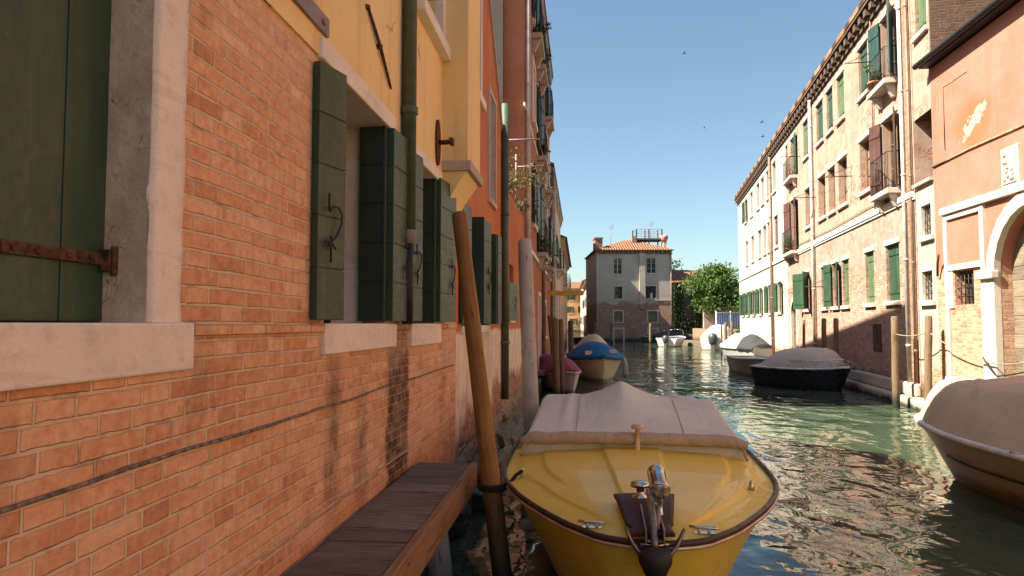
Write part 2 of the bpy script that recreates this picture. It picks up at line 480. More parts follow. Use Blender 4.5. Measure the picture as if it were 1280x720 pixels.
def wall_mix(name, paint, paint2, dark, brick_tints, mortar, zbrick, ell=None, keepk=.8, edge=.55, base_z=.7, amount=1.0, patch=.62, course=.06, mottle=None, streak=.3, low=None, low_z=None, salt=None, patch_box=None):
    """plaster that has come off the bricks low down (below zbrick) and in patches"""
    t = NT(name)
    uv = t.UV(); s, z = t.sz()
    bc, bh, fac = brick_layer(t, uv, brick_tints, mortar, course=course, length=.23, mort=.010, smear=.9, warp=.016, chip=1.6)
    n1 = t.noise(uv, .8, 7, .66); n2 = t.noise(uv, 4.5, 6, .65); n3 = t.noise(t.scaled(uv, 2.6, .3), 1.0, 5, .6)
    pc = t.mix(t.mr(n1, .35, .68), paint, paint2)
    if low:
        lz = add(t, z, mul(t, t.math('SUBTRACT', n1, .5), .15))
        pc = t.mix(t.mr(lz, low_z - .03, low_z + .03, 1, 0), pc, t.mix(t.mr(n2, .35, .65), low, tuple(x * .8 for x in low)))
    if mottle: pc = t.mix(mul(t, t.mr(t.noise(uv, 2.2, 7, .7), .46, .66), mottle[1]), pc, mottle[0])
    pc = t.mix(mul(t, t.mr(n3, .5, .78), streak), pc, dark)
    pc = t.mix(mul(t, t.mr(n2, .56, .74), .3), pc, dark)
    zz = add(t, z, mul(t, t.math('SUBTRACT', n1, .5), 3.2 * edge))
    m = t.math('MAXIMUM', t.mr(zz, zbrick - .12, zbrick + .12, 1, 0), t.mr(add(t, mul(t, n1, .6), mul(t, n2, .4)), patch, patch + .03))
    # scraps of plaster still clinging
    keep = t.mr(add(t, mul(t, n2, .6), mul(t, t.noise(uv, 1.7, 5, .6), .4)), .56, .6)
    m = mul(t, mul(t, m, t.math('SUBTRACT', 1.0, mul(t, keep, keepk))), amount)
    if patch_box:
        q = t.box(add(t, s, mul(t, t.math('SUBTRACT', n2, .5), .5)), add(t, z, mul(t, t.math('SUBTRACT', n2, .5), .5)), *patch_box, .05)
        m = t.math('MAXIMUM', m, q)
    if ell:
        dx = t.math('DIVIDE', t.math('SUBTRACT', add(t, s, mul(t, t.math('SUBTRACT', n2, .5), .5)), ell[0]), ell[2])
        dz = t.math('DIVIDE', t.math('SUBTRACT', add(t, z, mul(t, t.math('SUBTRACT', n1, .5), .5)), ell[1]), ell[3])
        rr = add(t, mul(t, dx, dx), mul(t, dz, dz))
        pc = t.mix(mul(t, t.mr(rr, .3, 1.5, 1, 0), .8), pc, (.46, .125, .055))
        dd = add(t, mul(t, dx, .8), dz)
        q = add(t, mul(t, mul(t, dd, dd), 7.0), mul(t, rr, .9))
        q = add(t, q, mul(t, t.math('SUBTRACT', t.noise(uv, 8, 7, .75), .5), 4.4))
        pc = t.mix(t.mr(q, .48, .58, 1, 0), pc, (.38, .32, .27))
    col = t.mix(m, pc, bc)
    if salt:
        sf = mul(t, t.box(s, z, -50, 200, salt[0], salt[1], .3), t.mr(n2, .42, .62))
        col = t.mix(mul(t, sf, .38), col, (.56, .44, .36))
    al = t.mr(add(t, z, mul(t, t.math('SUBTRACT', n2, .5), .5)), base_z - .35, base_z, 1, 0)
    col = t.mix(mul(t, al, .85), col, (.035, .034, .022))
    h = t.math('SUBTRACT', add(t, mul(t, bh, mul(t, m, .8)), mul(t, t.noise(uv, 35, 4, .7), .35)), mul(t, m, 1.2))
    return t.finish(col, .9, t.bump(h, .008), spec=.2)

M['brick'] = make_brick_left()
M['yellow'] = plaster('ochre_plaster', (.86, .65, .29), (.90, .73, .38), (.60, .39, .16), streak=.7)
M['yellow_light'] = M['yellow']
BR = [(.34, .15, .09), (.44, .21, .13), (.50, .27, .17), (.38, .17, .10), (.30, .12, .07), (.52, .32, .22)]
M['red_wall'] = wall_mix('red_plaster', (.50, .165, .062), (.58, .22, .09), (.30, .11, .05), BR, (.42, .33, .25), .9, patch=.66, streak=.4, low=(.86, .75, .60), low_z=1.72)
M['brown_wall'] = wall_mix('brown_plaster', (.40, .15, .08), (.47, .19, .105), (.24, .10, .06), BR, (.42, .33, .25), .9, patch=.66, streak=.45, low=(.52, .18, .075), low_z=3.5)
M['grey_plaster'] = plaster('grey_violet_plaster', (.11, .09, .08), (.135, .11, .10), (.08, .065, .055))  # shade on the gable flue painted in as a darker base colour
M['rose_wall'] = wall_mix('rose_plaster', (.50, .34, .26), (.56, .40, .32), (.30, .20, .15), BR, (.45, .36, .28), 1.2, patch=.63)
M['peach_wall'] = wall_mix('peach_plaster', (.41, .275, .215), (.47, .335, .27), (.30, .175, .13), [(.38, .16, .11), (.46, .21, .15), (.52, .30, .23), (.34, .14, .09), (.48, .27, .20), (.28, .11, .075)], (.58, .48, .40), 3.25, edge=.75, course=.06, patch=.548, mottle=((.34, .18, .125), .75), streak=.7, low=(.34, .305, .255), low_z=4.55, salt=(.9, 2.6))
M['narrow_wall'] = wall_mix('grey_green_plaster', (.40, .35, .28), (.46, .41, .335), (.30, .25, .195), BR, (.5, .42, .35), .8, patch=.66)
M['white_wall'] = wall_mix('white_plaster', (.52, .44, .375), (.57, .495, .43), (.36, .28, .225), BR, (.5, .4, .3), .75, patch=.70, low=(.59, .50, .42), low_z=4.6, mottle=((.48, .37, .29), .45))
M['pink_wall'] = wall_mix('pink_plaster', (.41, .158, .108), (.44, .19, .14), (.35, .115, .07), [(.44, .20, .125), (.52, .27, .17), (.55, .33, .22), (.38, .16, .095)], (.56, .45, .34), 2.85, ell=(12.3, 5.45, .62, .48), mottle=((.43, .20, .15), .7), edge=.03, patch=.70, amount=.95, streak=.5)
M['far_wall'] = wall_mix('grey_pink_plaster', (.46, .38, .315), (.52, .44, .37), (.32, .25, .205), [(.30, .14, .09), (.36, .19, .13), (.42, .25, .18), (.28, .12, .08)], (.38, .30, .24), 4.0, edge=.45, patch=.70, base_z=.5)
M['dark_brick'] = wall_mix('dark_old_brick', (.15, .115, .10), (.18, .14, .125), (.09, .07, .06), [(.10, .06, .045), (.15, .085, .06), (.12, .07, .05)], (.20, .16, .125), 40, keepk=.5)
M['orange_wall'] = wall_mix('orange_plaster', (.62, .30, .14), (.68, .38, .2), (.40, .2, .1), BR, (.45, .36, .28), 1.2, patch=.66)
M['cream_wall'] = wall_mix('cream_plaster', (.66, .53, .40), (.72, .60, .47), (.45, .34, .25), BR, (.45, .36, .28), 1.2, patch=.66)
M['old_brick'] = wall_mix('thin_old_brick', (.4, .3, .22), (.4, .3, .22), (.3, .2, .15), [(.30, .165, .105), (.38, .22, .145), (.24, .13, .085), (.42, .27, .18)], (.30, .24, .18), 40, course=.062, keepk=.1)

def stone_mat(name, c, d, bump=.004):
    t = NT(name)
    o = t.n('TexCoord').outputs['Object']
    n1 = t.noise(o, 2.4, 6, .65); n2 = t.noise(o, 14, 6, .7)
    col = t.mix(t.mr(n1, .35, .7), c, tuple(min(1, x * 1.12) for x in c))
    col = t.mix(mul(t, t.mr(n2, .5, .72), .55), col, d)
    vein = t.noise(t.scaled(o, 2, 2, 16), 1.0, 5, .6, .8)
    col = t.mix(mul(t, t.mr(vein, .56, .66), .3), col, d)
    return t.finish(col, .82, t.bump(add(t, n2, mul(t, t.noise(o, 70, 4, .7), .4)), bump), spec=.3)
M['stone'] = stone_mat('istrian_stone', (.78, .73, .63), (.58, .50, .40))
M['stone_white'] = stone_mat('white_stone', (.55, .47, .395), (.40, .33, .26))
M['stone_dark'] = stone_mat('weathered_stone', (.46, .38, .30), (.22, .17, .13))
def mossy():
    t = NT('mossy_stone')
    g = t.n('NewGeometry').outputs['Position']
    z = t.n('SeparateXYZ', None, Vector=g).outputs[2]
    n = t.noise(g, 6, 6, .65)
    c = t.mix(t.mr(t.noise(g, 18, 5, .7), .35, .65), (.36, .28, .20), (.22, .165, .115))
    zz = add(t, z, mul(t, t.math('SUBTRACT', n, .5), .5))
    c = t.mix(t.mr(zz, .25, .55, 1, 0), c, (.032, .036, .017))
    return t.finish(c, t.mr(zz, .2, .5, .45, .9), t.bump(t.noise(g, 22, 6, .7), .02), spec=.35)
M['mossy'] = mossy()
def quay_mat():
    t = NT('quay_stone')
    g = t.n('NewGeometry').outputs['Position']
    z = t.n('SeparateXYZ', None, Vector=g).outputs[2]
    n = t.noise(g, 3, 6, .65)
    c = t.mix(t.mr(t.noise(g, 9, 5, .7), .35, .65), (.58, .49, .39), (.42, .34, .26))
    zz = add(t, z, mul(t, t.math('SUBTRACT', n, .5), .25))
    c = t.mix(t.mr(zz, .02, .17, 1, 0), c, (.03, .034, .018))
    return t.finish(c, .85, t.bump(t.noise(g, 18, 6, .7), .01), spec=.3)
M['quay'] = quay_mat()
def cracked():
    t = NT('rough_grey_render')
    o = t.n('TexCoord').outputs['Object']
    n1 = t.noise(o, 6, 7, .6, .2); n2 = t.noise(o, 30, 5, .65)
    vo = t.n('TexVoronoi', {'feature': 'DISTANCE_TO_EDGE'}, Vector=t.vmath('ADD', t.scaled(o, 9, 9, 5), t.vmath('MULTIPLY', t.noise(o, 6, 4, .6, color=True), (1.6, 1.6, 1.6)))).outputs['Distance']
    ck = mul(t, t.mr(vo, .0, .03, 1, 0), t.mr(t.noise(o, 4, 3), .48, .58))
    col = t.mix(t.mr(n1, .35, .65), (.58, .46, .34), (.72, .60, .46))
    col = t.mix(mul(t, t.mr(n2, .5, .7), .35), col, (.26, .21, .16))
    col = t.mix(mul(t, ck, .7), col, (.14, .10, .075))
    n1 = t.math('SUBTRACT', n1, mul(t, ck, .5))
    return t.finish(col, .92, t.bump(add(t, n1, mul(t, n2, .3)), .012), spec=.2)
M['render_grey'] = cracked()
M['render_pale'] = stone_mat('pale_lime_render', (.84, .77, .65), (.62, .53, .42), .008)

def shutter_paint(name, c, faded):
    t = NT(name)
    o = t.n('TexCoord').outputs['Object']; uv = t.UV()
    g = t.noise(t.scaled(uv, 40, 1.5), 1.0, 5, .6)
    n = t.noise(o, 3, 5, .6)
    f2 = t.noise(o, 30, 5, .7)
    col = t.mix(t.mr(n, .3, .7), c, faded)
    st_ = t.noise(t.scaled(o, 7, 7, .9), 1.0, 5, .65)
    col = t.mix(mul(t, t.mr(st_, .48, .72), .6), col, tuple(x * 1.5 + .012 for x in faded))
    ch = mul(t, t.mr(t.noise(o, 45, 5, .7), .66, .69), t.mr(n, .45, .6))
    col = t.mix(mul(t, ch, .7), col, (.16, .12, .08))
    col = t.mix(mul(t, t.mr(f2, .56, .74), .3), col, tuple(x * 1.5 + .02 for x in faded))
    z = t.sz()[1]
    return t.finish(col, t.mr(f2, .3, .7, .38, .6), t.bump(add(t, g, mul(t, f2, .3)), .0012), spec=.45)
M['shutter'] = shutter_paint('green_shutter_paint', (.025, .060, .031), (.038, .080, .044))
M['shutter_blue'] = shutter_paint('blue_green_shutter_paint', (.022, .055, .045), (.035, .075, .06))
M['shutter_light'] = shutter_paint('light_green_shutter_paint', (.085, .135, .06), (.115, .165, .08))
M['shutter_brown'] = shutter_paint('plum_brown_shutter_paint', (.085, .035, .028), (.12, .055, .045))
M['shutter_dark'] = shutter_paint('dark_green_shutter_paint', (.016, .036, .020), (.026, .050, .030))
M['frame'] = mat_plain('brown_window_frame', (.20, .125, .075), .6)
M['frame_pale'] = mat_plain('pale_window_frame', (.62, .56, .48), .6)
M['blind'] = mat_plain('grey_brown_blind', (.235, .175, .125), .7, var=.3)
M['door_old'] = wood('weathered_door_boards', (.20, .155, .105), (.34, .27, .19), 'x', grain=30, stretch=1.2, bump=.006)
M['dock'] = wood('dark_dock_planks', (.15, .118, .085), (.37, .305, .235), 'y', grain=85, stretch=3, bump=.008)
M['dock_edge'] = wood('dock_edge_board', (.30, .17, .08), (.46, .28, .14), 'x', grain=60, stretch=2.5, bump=.004)
M['pole'] = wood('orange_brown_pole', (.25, .115, .028), (.43, .22, .06), 'x', grain=2.2, stretch=55, bump=.004, wet=.9, rough=.55)
M['pole_grey'] = wood('grey_pole', (.52, .52, .46), (.62, .62, .55), 'x', grain=2.0, stretch=40, bump=.002, wet=.8, rough=.8)
M['pole_dry'] = wood('grey_weathered_post', (.36, .31, .25), (.50, .44, .37), 'x', grain=2.0, stretch=40, bump=.002, wet=.3, rough=.8)
M['pole_brown'] = wood('brown_pole', (.19, .12, .07), (.30, .195, .12), 'x', grain=2.2, stretch=45, bump=.004, wet=.45)
M['pole_dark'] = wood('dark_pole', (.10, .07, .05), (.18, .13, .09), 'x', grain=2.2, stretch=45, bump=.004, wet=.5)
def rusty():
    t = NT('rusty_iron')
    o = t.n('TexCoord').outputs['Object']
    n = t.noise(o, 40, 6, .7)
    col = t.ramp(n, [(.3, (.030, .020, .016)), (.5, (.085, .038, .020)), (.7, (.19, .085, .038))])
    return t.finish(col, .8, t.bump(n, .004), t.mr(n, .3, .6, .4, 0), spec=.4)
M['rust'] = rusty()
M['iron'] = mat_plain('black_iron', (.026, .021, .019), .55, .3)
M['lead'] = mat_plain('grey_lead', (.26, .215, .20), .6, .1)
M['drain_green'] = mat_plain('green_drainpipe_paint', (.075, .105, .062), .5, .0, bump=.001)
M['drain_pale'] = mat_plain('pale_drainpipe', (.55, .49, .43), .5)
M['drain_brown'] = mat_plain('brown_drainpipe', (.24, .155, .11), .5)
M['cable'] = mat_plain('grey_cable', (.30, .26, .22), .85, c2=(.06, .05, .045), scale=38, bump=.006)
M['mortar'] = mat_plain('pale_mortar', (.52, .38, .26), .95, bump=.01, bscale=50)
M['glass'] = None
def glass():
    t = NT('dark_window_glass')
    o = t.n('TexCoord').outputs['Object']
    return t.finish((.018, .019, .021), .06, t.bump(t.noise(o, 1.5, 2), .01), spec=.7)
M['glass'] = glass()
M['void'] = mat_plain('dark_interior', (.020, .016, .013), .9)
def tiles():
    t = NT('roof_tiles')
    uv = t.UV()
    w = t.n('TexWave', {'wave_type': 'BANDS', 'bands_direction': 'X', 'wave_profile': 'SIN'}, Vector=uv, Scale=1.15, Distortion=.2, Detail=2.0).outputs['Fac']
    rows = t.n('TexWave', {'wave_type': 'BANDS', 'bands_direction': 'Y', 'wave_profile': 'SAW'}, Vector=uv, Scale=.7, Distortion=.6, Detail=2.0).outputs['Fac']
    n = t.noise(uv, 5, 5, .65); n2 = t.noise(uv, 1.2, 4, .6)
    col = t.ramp(n, [(.3, (.20, .085, .045)), (.5, (.36, .16, .085)), (.7, (.50, .29, .18))])
    col = t.mix(mul(t, t.mr(n2, .5, .7), .5), col, (.20, .15, .11))
    col = t.mix(t.mr(w, .05, .6, .92, 0), col, (.05, .03, .02))
    return t.finish(col, .9, t.bump(add(t, w, mul(t, rows, .4)), .06), spec=.2)
M['tiles'] = tiles()

def canvas(name, c, d, bump=.02, wsc=3.0, rough=.8):
    t = NT(name)
    o = t.n('TexCoord').outputs['Object']
    n = t.noise(o, 1.6, 5, .6); n2 = t.noise(t.scaled(o, wsc, wsc * 2.2, wsc), 1.0, 4, .55, 1.2)
    dirt = t.noise(o, 7, 6, .7)
    col = t.mix(t.mr(n, .3, .7), c, tuple(x * .88 for x in c))
    col = t.mix(mul(t, t.mr(dirt, .52, .72), .35), col, d)
    weave = t.noise(o, 260, 2, .6)
    return t.finish(col, rough, t.bump(add(t, n2, mul(t, weave, .02)), bump), spec=.3)
M['canvas_grey'] = canvas('grey_beige_canvas', (.74, .76, .65), (.60, .58, .48), .012, 2.0)
M['canvas_roll'] = canvas('rolled_canvas', (.50, .41, .30), (.36, .28, .20), .02, 6.0)
M['canvas_tan'] = canvas('tan_canvas', (.58, .45, .31), (.42, .32, .22), .02, 2.2)
M['canvas_blue'] = canvas('blue_canvas', (.015, .15, .34), (.012, .10, .22), .02, 2.5)
M['canvas_magenta'] = canvas('magenta_canvas', (.34, .065, .12), (.22, .04, .08), .02)
M['canvas_silver'] = canvas('silver_grey_canvas', (.50, .46, .42), (.34, .31, .28), .03, 2.2)
M['canvas_white'] = canvas('white_canvas', (.80, .74, .66), (.6, .54, .46), .03)
M['canvas_dark'] = canvas('charcoal_canvas', (.05, .048, .05), (.03, .03, .03), .03)

def gelcoat(name, c, grime, rough=.28, zg=.22):
    t = NT(name)
    g = t.n('NewGeometry').outputs['Position']
    z = t.n('SeparateXYZ', None, Vector=g).outputs[2]
    o = t.n('TexCoord').outputs['Object']
    n = t.noise(o, 4, 6, .65); n2 = t.noise(o, 22, 6, .7)
    col = t.mix(mul(t, t.mr(n, .4, .7), .35), c, tuple(x * .82 for x in c))
    col = t.mix(mul(t, t.mr(n2, .58, .76), .5), col, grime)
    zz = add(t, z, mul(t, t.math('SUBTRACT', n, .5), .12))
    col = t.mix(mul(t, t.mr(zz, zg * .4, zg, 1, 0), .8), col, tuple(x * .35 for x in grime))
    run = t.noise(t.scaled(o, 9, 9, .8), 1.0, 5, .65)
    col = t.mix(mul(t, t.mr(run, .54, .74), .4), col, grime)
    sc_ = t.noise(t.scaled(o, 3, 26, 26), 1.0, 4, .6, .5)
    col = t.mix(mul(t, t.mr(t.math('ABSOLUTE', t.math('SUBTRACT', sc_, .5)), .003, .010, 1, 0), mul(t, t.mr(n, .48, .6), .45)), col, tuple(min(1, x * 1.3 + .12) for x in c))
    spk = t.noise(o, 60, 4, .7)
    col = t.mix(mul(t, t.mr(spk, .66, .74), .5), col, tuple(x * .4 for x in grime))
    r = add(t, rough, mul(t, t.mr(n2, .4, .7), .25))
    return t.finish(col, r, t.bump(t.noise(o, 5, 3), .002), spec=.5, extra={'Coat Weight': .15})
M['yellow_hull'] = gelcoat('yellow_gelcoat', (.87, .65, .075), (.48, .34, .08), .34)
M['yellow_deck'] = gelcoat('yellow_deck_paint', (.91, .65, .075), (.62, .44, .10), .52, zg=.02)
M['cream_hull'] = gelcoat('cream_gelcoat', (.80, .70, .52), (.48, .38, .26), .35, zg=.15)
M['tan_hull'] = gelcoat('cream_tan_gelcoat', (.74, .58, .34), (.42, .31, .18), .35)
M['white_hull'] = gelcoat('white_gelcoat', (.78, .72, .63), (.45, .37, .28), .35, zg=.12)
M['navy_hull'] = gelcoat('navy_gelcoat', (.012, .017, .032), (.03, .03, .035), .22, zg=.05)
M['grey_hull'] = gelcoat('grey_paint', (.36, .36, .34), (.2, .18, .15), .5, zg=.12)
M['dark_hull'] = gelcoat('dark_boat_paint', (.05, .06, .075), (.06, .05, .04), .4, zg=.1)
M['rubber'] = mat_plain('black_rubber', (.022, .018, .017), .6, bump=.002)
M['rubrail'] = mat_plain('brown_black_rub_rail', (.045, .028, .02), .5)
M['steel'] = mat_plain('polished_steel', (.62, .58, .54), .16, 1.0, var=.1)
M['steel_dull'] = mat_plain('dull_galvanised_steel', (.30, .26, .235), .42, .9, var=.3, scale=20)
M['trim'] = mat_plain('pale_metal_trim', (.62, .50, .38), .4, .5)
M['varnish'] = wood('dark_teak_pad', (.075, .032, .020), (.13, .06, .04), 'y', grain=120, stretch=4, bump=.001, rough=.65, spec=.25)
M['cream_plastic'] = mat_plain('cream_plastic', (.66, .48, .28), .45)
M['rope'] = mat_plain('black_rope', (.018, .016, .015), .85, bump=.02, bscale=120)
M['rope_pale'] = mat_plain('pale_rope', (.38, .29, .20), .9, bump=.02, bscale=120)
M['white_plastic'] = mat_plain('white_plastic', (.72, .69, .64), .5)
M['blue_paint'] = mat_plain('blue_paint', (.10, .20, .42), .6)
M['yellow_paint'] = mat_plain('yellow_beam_paint', (.62, .34, .02), .5)
M['terracotta'] = mat_plain('terracotta', (.46, .17, .09), .85)
M['bird'] = mat_plain('dark_feathers', (.03, .03, .035), .8)
M['pink_pot'] = mat_plain('pink_chimney_pot', (.58, .22, .16), .85)
def lens():
    t = NT('lamp_lens')
    o = t.n('TexCoord').outputs['Object']
    v = t.n('TexVoronoi', None, Vector=o, Scale=55.0).outputs['Distance']
    return t.finish(t.mix(v, (.75, .70, .62), (.10, .085, .06)), .08, t.bump(v, .003), .35)
M['lens'] = lens()
def foliage(name, a, b):
    t = NT(name)
    g = t.n('NewGeometry')
    r = g.outputs['Random Per Island']
    n = t.noise(g.outputs['Position'], .55, 3)
    col = t.mix(r, a, b)
    col = t.mix(t.mr(n, .35, .65, 0, .5), col, tuple(x * .55 for x in a))
    d = t.n('BsdfPrincipled', None, Base_Color=col, Roughness=.55)
    d.inputs['Specular IOR Level'].default_value = .35
    tr = t.n('BsdfTranslucent', None, Color=t.mix(.5, col, (.16, .22, .03)))
    mx = t.n('MixShader', None, i0=.3, i1=d.outputs[0], i2=tr.outputs[0])
    t.t.links.new(mx.outputs[0], t.out.inputs[0])
    return t.m
M['leaf'] = foliage('fig_leaves', (.070, .130, .026), (.135, .20, .045))
M['leaf_dark'] = foliage('ivy_leaves', (.022, .040, .012), (.05, .075, .02))
M['leaf_pot'] = foliage('pot_plant_leaves', (.05, .09, .022), (.12, .16, .05))
M['leaf_dry'] = foliage('dry_creeper', (.16, .14, .05), (.26, .20, .09))
M['bark'] = mat_plain('grey_bark', (.16, .12, .085), .9, bump=.02, bscale=30)

def water():
    t = NT('canal_water')
    g = t.n('NewGeometry').outputs['Position']
    a = t.noise(t.scaled(g, 1.0, 1.0), 1.5, 1, .4, .6)
    b = t.noise(t.scaled(g, 1.0, 1.0), 3.1, 2, .5, .8)
    c = t.noise(t.scaled(g, 1.0, 1.0), 9.0, 2, .5, .3)
    calm = mul(t, t.mr(t.noise(g, .16, 2, .5), .35, .62, .5, 1.0), t.mr(t.noise(t.scaled(g, .8, .35), 1.0, 3, .55), .36, .62, .35, 1.1))
    h = add(t, add(t, mul(t, a, .85), mul(t, b, .26)), mul(t, c, .022))
    h = mul(t, h, calm)
    col = t.mix(t.noise(g, .3, 3), (.046, .074, .046), (.058, .088, .052))
    return t.finish(col, .01, t.bump(h, .075), spec=.5, extra={'IOR': 1.6})
M['water'] = water()
M['seabed'] = mat_plain('mud', (.05, .05, .035), .95)
M['earth'] = mat_plain('earth', (.16, .12, .08), .95, bump=.02)
M['paving'] = stone_mat('quay_paving', (.40, .34, .27), (.24, .19, .15))
# ------------------------------------------------------------------ building parts
rng = random.Random(11)
def cl01(x): return max(0.0, min(1.0, x))

def mkleaf(parent, F, sh, sgn, w, z0, z1, n, mat, boards=4, horizontal=False, tilt=0.0, name='shutter', th=.035):
    """a shutter leaf hinged at sh, lying along the wall in direction sgn, free edge swung out by tilt"""
    a = F.p(sh, n, 0)
    dv = F.d * sgn * math.cos(tilt) + F.nv * math.sin(tilt)
    G = Frame(0, 0, 1, 0, 1); G.o = Vector((a.x, a.y, 0)); G.d = dv
    G.nv = (F.nv * math.cos(tilt) - F.d * sgn * math.sin(tilt)).normalized()
    mb = MB()
    g = .006
    if horizontal:
        mb.box(G, .004, w - .004, .006, th - .006, z0 + .004, z1 - .004)
        h = (z1 - z0) / boards
        for i in range(boards):
            mb.box(G, 0, w, 0, th, z0 + i * h + g * .5, z0 + (i + 1) * h - g * .5)
    else:
        bw = w / boards
        mb.box(G, .004, w - .004, .006, th - .006, z0 + .004, z1 - .004)
        for i in range(boards):
            mb.box(G, i * bw + g * .5, (i + 1) * bw - g * .5, 0, th, z0, z1)
        if boards > 1:
            for zz in (z0 + (z1 - z0) * .16, z1 - (z1 - z0) * .16):
                mb.box(G, .015, w - .015, th - .002, th + .018, zz - .04, zz + .04)
    o = mb.build(name, mat, parent, bevel=.003 if horizontal else 0)
    return o, G

def window(parent, F, s0, s1, z0, z1, dep=.2, fill='glass', shutters=None, smat='shutter', sill=True, surround=0.0, lintel=0.0, n0=0.0,
           bars=True, grille=False, stone='stone_white', frame='frame', leafw=None, tilt=.06, sides='LR', name='window'):
    m = n0 - dep
    w = MB(); b = .055
    w.box(F, s0, s0 + b, m, m + .045, z0, z1); w.box(F, s1 - b, s1, m, m + .045, z0, z1)
    w.box(F, s0 + b, s1 - b, m, m + .043, z0, z0 + b); w.box(F, s0 + b, s1 - b, m, m + .043, z1 - b, z1)
    if bars:
        c = (s0 + s1) / 2
        w.box(F, c - .035, c + .035, m, m + .041, z0 + b, z1 - b)
        for k in (1, 2):
            zz = z0 + (z1 - z0) * k / 3
            w.box(F, s0 + b, c - .035, m, m + .03, zz - .014, zz + .014); w.box(F, c + .035, s1 - b, m, m + .03, zz - .014, zz + .014)
    wo = w.build(name, M[frame], parent)
    p = MB(); p.box(F, s0 - .03, s1 + .03, m - .03, m + .006, z0 - .03, z1 + .03)
    p.build('pane', M[fill], wo)
    if sill:
        q = MB(); q.box(F, s0 - .09, s1 + .09, n0 - .06, n0 + .075, z0 - .10, z0 + .004); q.build('sill', M[stone], wo, bevel=.008)
    if lintel:
        q = MB(); q.box(F, s0 - .08, s1 + .08, n0 - .05, n0 + .03, z1 - .004, z1 + lintel); q.build('lintel', M[stone], wo, bevel=.006)
    if surround:
        q = MB(); u = surround
        q.box(F, s0 - u, s0 + .004, n0 - .05, n0 + .028, z0 - .003, z1 + u); q.box(F, s1 - .004, s1 + u, n0 - .05, n0 + .028, z0 - .003, z1 + u)
        q.box(F, s0 + .004, s1 - .004, n0 - .05, n0 + .026, z1 - .004, z1 + u)
        q.build('surround', M[stone], wo, bevel=.005)
    if grille:
        q = MB()
        k = max(3, int((s1 - s0) / .13))
        for i in range(1, k): q.bar(F.p(s0 + (s1 - s0) * i / k, n0 - .05, z0), F.p(s0 + (s1 - s0) * i / k, n0 - .05, z1), .009)
        for i in (1, 2, 3): q.bar(F.p(s0, n0 - .05, z0 + (z1 - z0) * i / 4), F.p(s1, n0 - .05, z0 + (z1 - z0) * i / 4), .009)
        q.build('grille', M['iron'], wo)
    if shutters == 'open':
        lw = leafw or (s1 - s0) / 2
        if 'L' in sides: mkleaf(parent, F, s0 - .01, -1, lw, z0 + .01, z1 - .01, n0 + .03, M[smat], 3, tilt=tilt + rng.uniform(0, .06))
        if 'R' in sides: mkleaf(parent, F, s1 + .01, 1, lw, z0 + .01, z1 - .01, n0 + .03, M[smat], 3, tilt=tilt + rng.uniform(0, .06))
    elif shutters == 'closed':
        c = (s0 + s1) / 2
        for a, e in ((s0 + .006, c - .004), (c + .004, s1 - .006)):
            mkleaf(parent, F, a, 1, e - a, z0 + .01, z1 - .006, n0 - .10, M[smat], 3)
    elif shutters == 'ajar':
        lw = (s1 - s0) / 2
        mkleaf(parent, F, s0 - .01, -1, lw, z0 + .01, z1 - .01, n0 + .03, M[smat], 3, tilt=.5)
        mkleaf(parent, F, s1 + .01, 1, lw, z0 + .01, z1 - .01, n0 + .03, M[smat], 3, tilt=.25)
    return wo

def balcony(parent, F, s0, s1, z, out, h=.85, stone='stone_white', bars=.11, slab=.12, brackets=True, low=False):
    q = MB(); q.box(F, s0, s1, -.05, out, z - slab, z)
    if brackets:
        for s in (s0 + .12, s1 - .24):
            q.hexa([F.p(s, 0, z - slab - .003), F.p(s + .12, 0, z - slab - .003), F.p(s + .12, out * .8, z - slab - .003), F.p(s, out * .8, z - slab - .003)],
                   [F.p(s, 0, z - slab - .3), F.p(s + .12, 0, z - slab - .3), F.p(s + .12, .08, z - slab - .3), F.p(s, .08, z - slab - .3)])
    b = q.build('balcony', M[stone], parent, bevel=.01)
    r = MB(); o = out - .04
    cor = [F.p(s0 + .03, 0, z), F.p(s0 + .03, o, z), F.p(s1 - .03, o, z), F.p(s1 - .03, 0, z)]
    for hh in (.06, h):
        r.tube([c + Vector((0, 0, hh)) for c in cor], .013, 5)
    for i in range(3):
        L = (cor[i + 1] - cor[i]).length; k = max(2, int(L / bars))
        for j in range(k + (i == 2)):
            c = cor[i].lerp(cor[i + 1], j / k)
            r.bar(c + Vector((0, 0, .0)), c + Vector((0, 0, h)), .008, 4)
    r.build('railing', M['iron'], b)
    return b

def gable_roof(parent, F, s0, s1, n_front, n_back, z, rise, over=.35, mat='tiles', name='roof'):
    nm = (n_front + n_back) / 2
    mb = MB(); t = .14
    sl = rise / (n_front - nm)
    for nf, sg in ((n_front + over, 1), (n_back - over, -1)):
        ze = z - over * sl
        top = [F.p(s0 - .1, nf, ze + t), F.p(s1 + .1, nf, ze + t), F.p(s1 + .1, nm, z + rise + t), F.p(s0 - .1, nm, z + rise + t)]
        bot = [p - Vector((0, 0, t)) for p in top]
        c = sum(top + bot, Vector()) / 8
        L = math.hypot(nf - nm, z + rise - ze)
        mb.face(top, [(s0, 0), (s1, 0), (s1, L), (s0, L)], Vector((0, 0, 1)))
        mb.face(bot, [(s0, 0), (s1, 0), (s1, L), (s0, L)], Vector((0, 0, -1)))
        for i in range(4):
            j = (i + 1) % 4
            if i == 2: continue
            mid = (top[i] + top[j] + bot[i] + bot[j]) / 4
            mb.face([top[i], top[j], bot[j], bot[i]], None, mid - c)
    r = mb.build(name, M[mat], parent)
    return r, Gables(F, s0, s1, [(n_back + .02, z - .02), (n_front - .02, z - .02), (nm, z + rise - .03)])

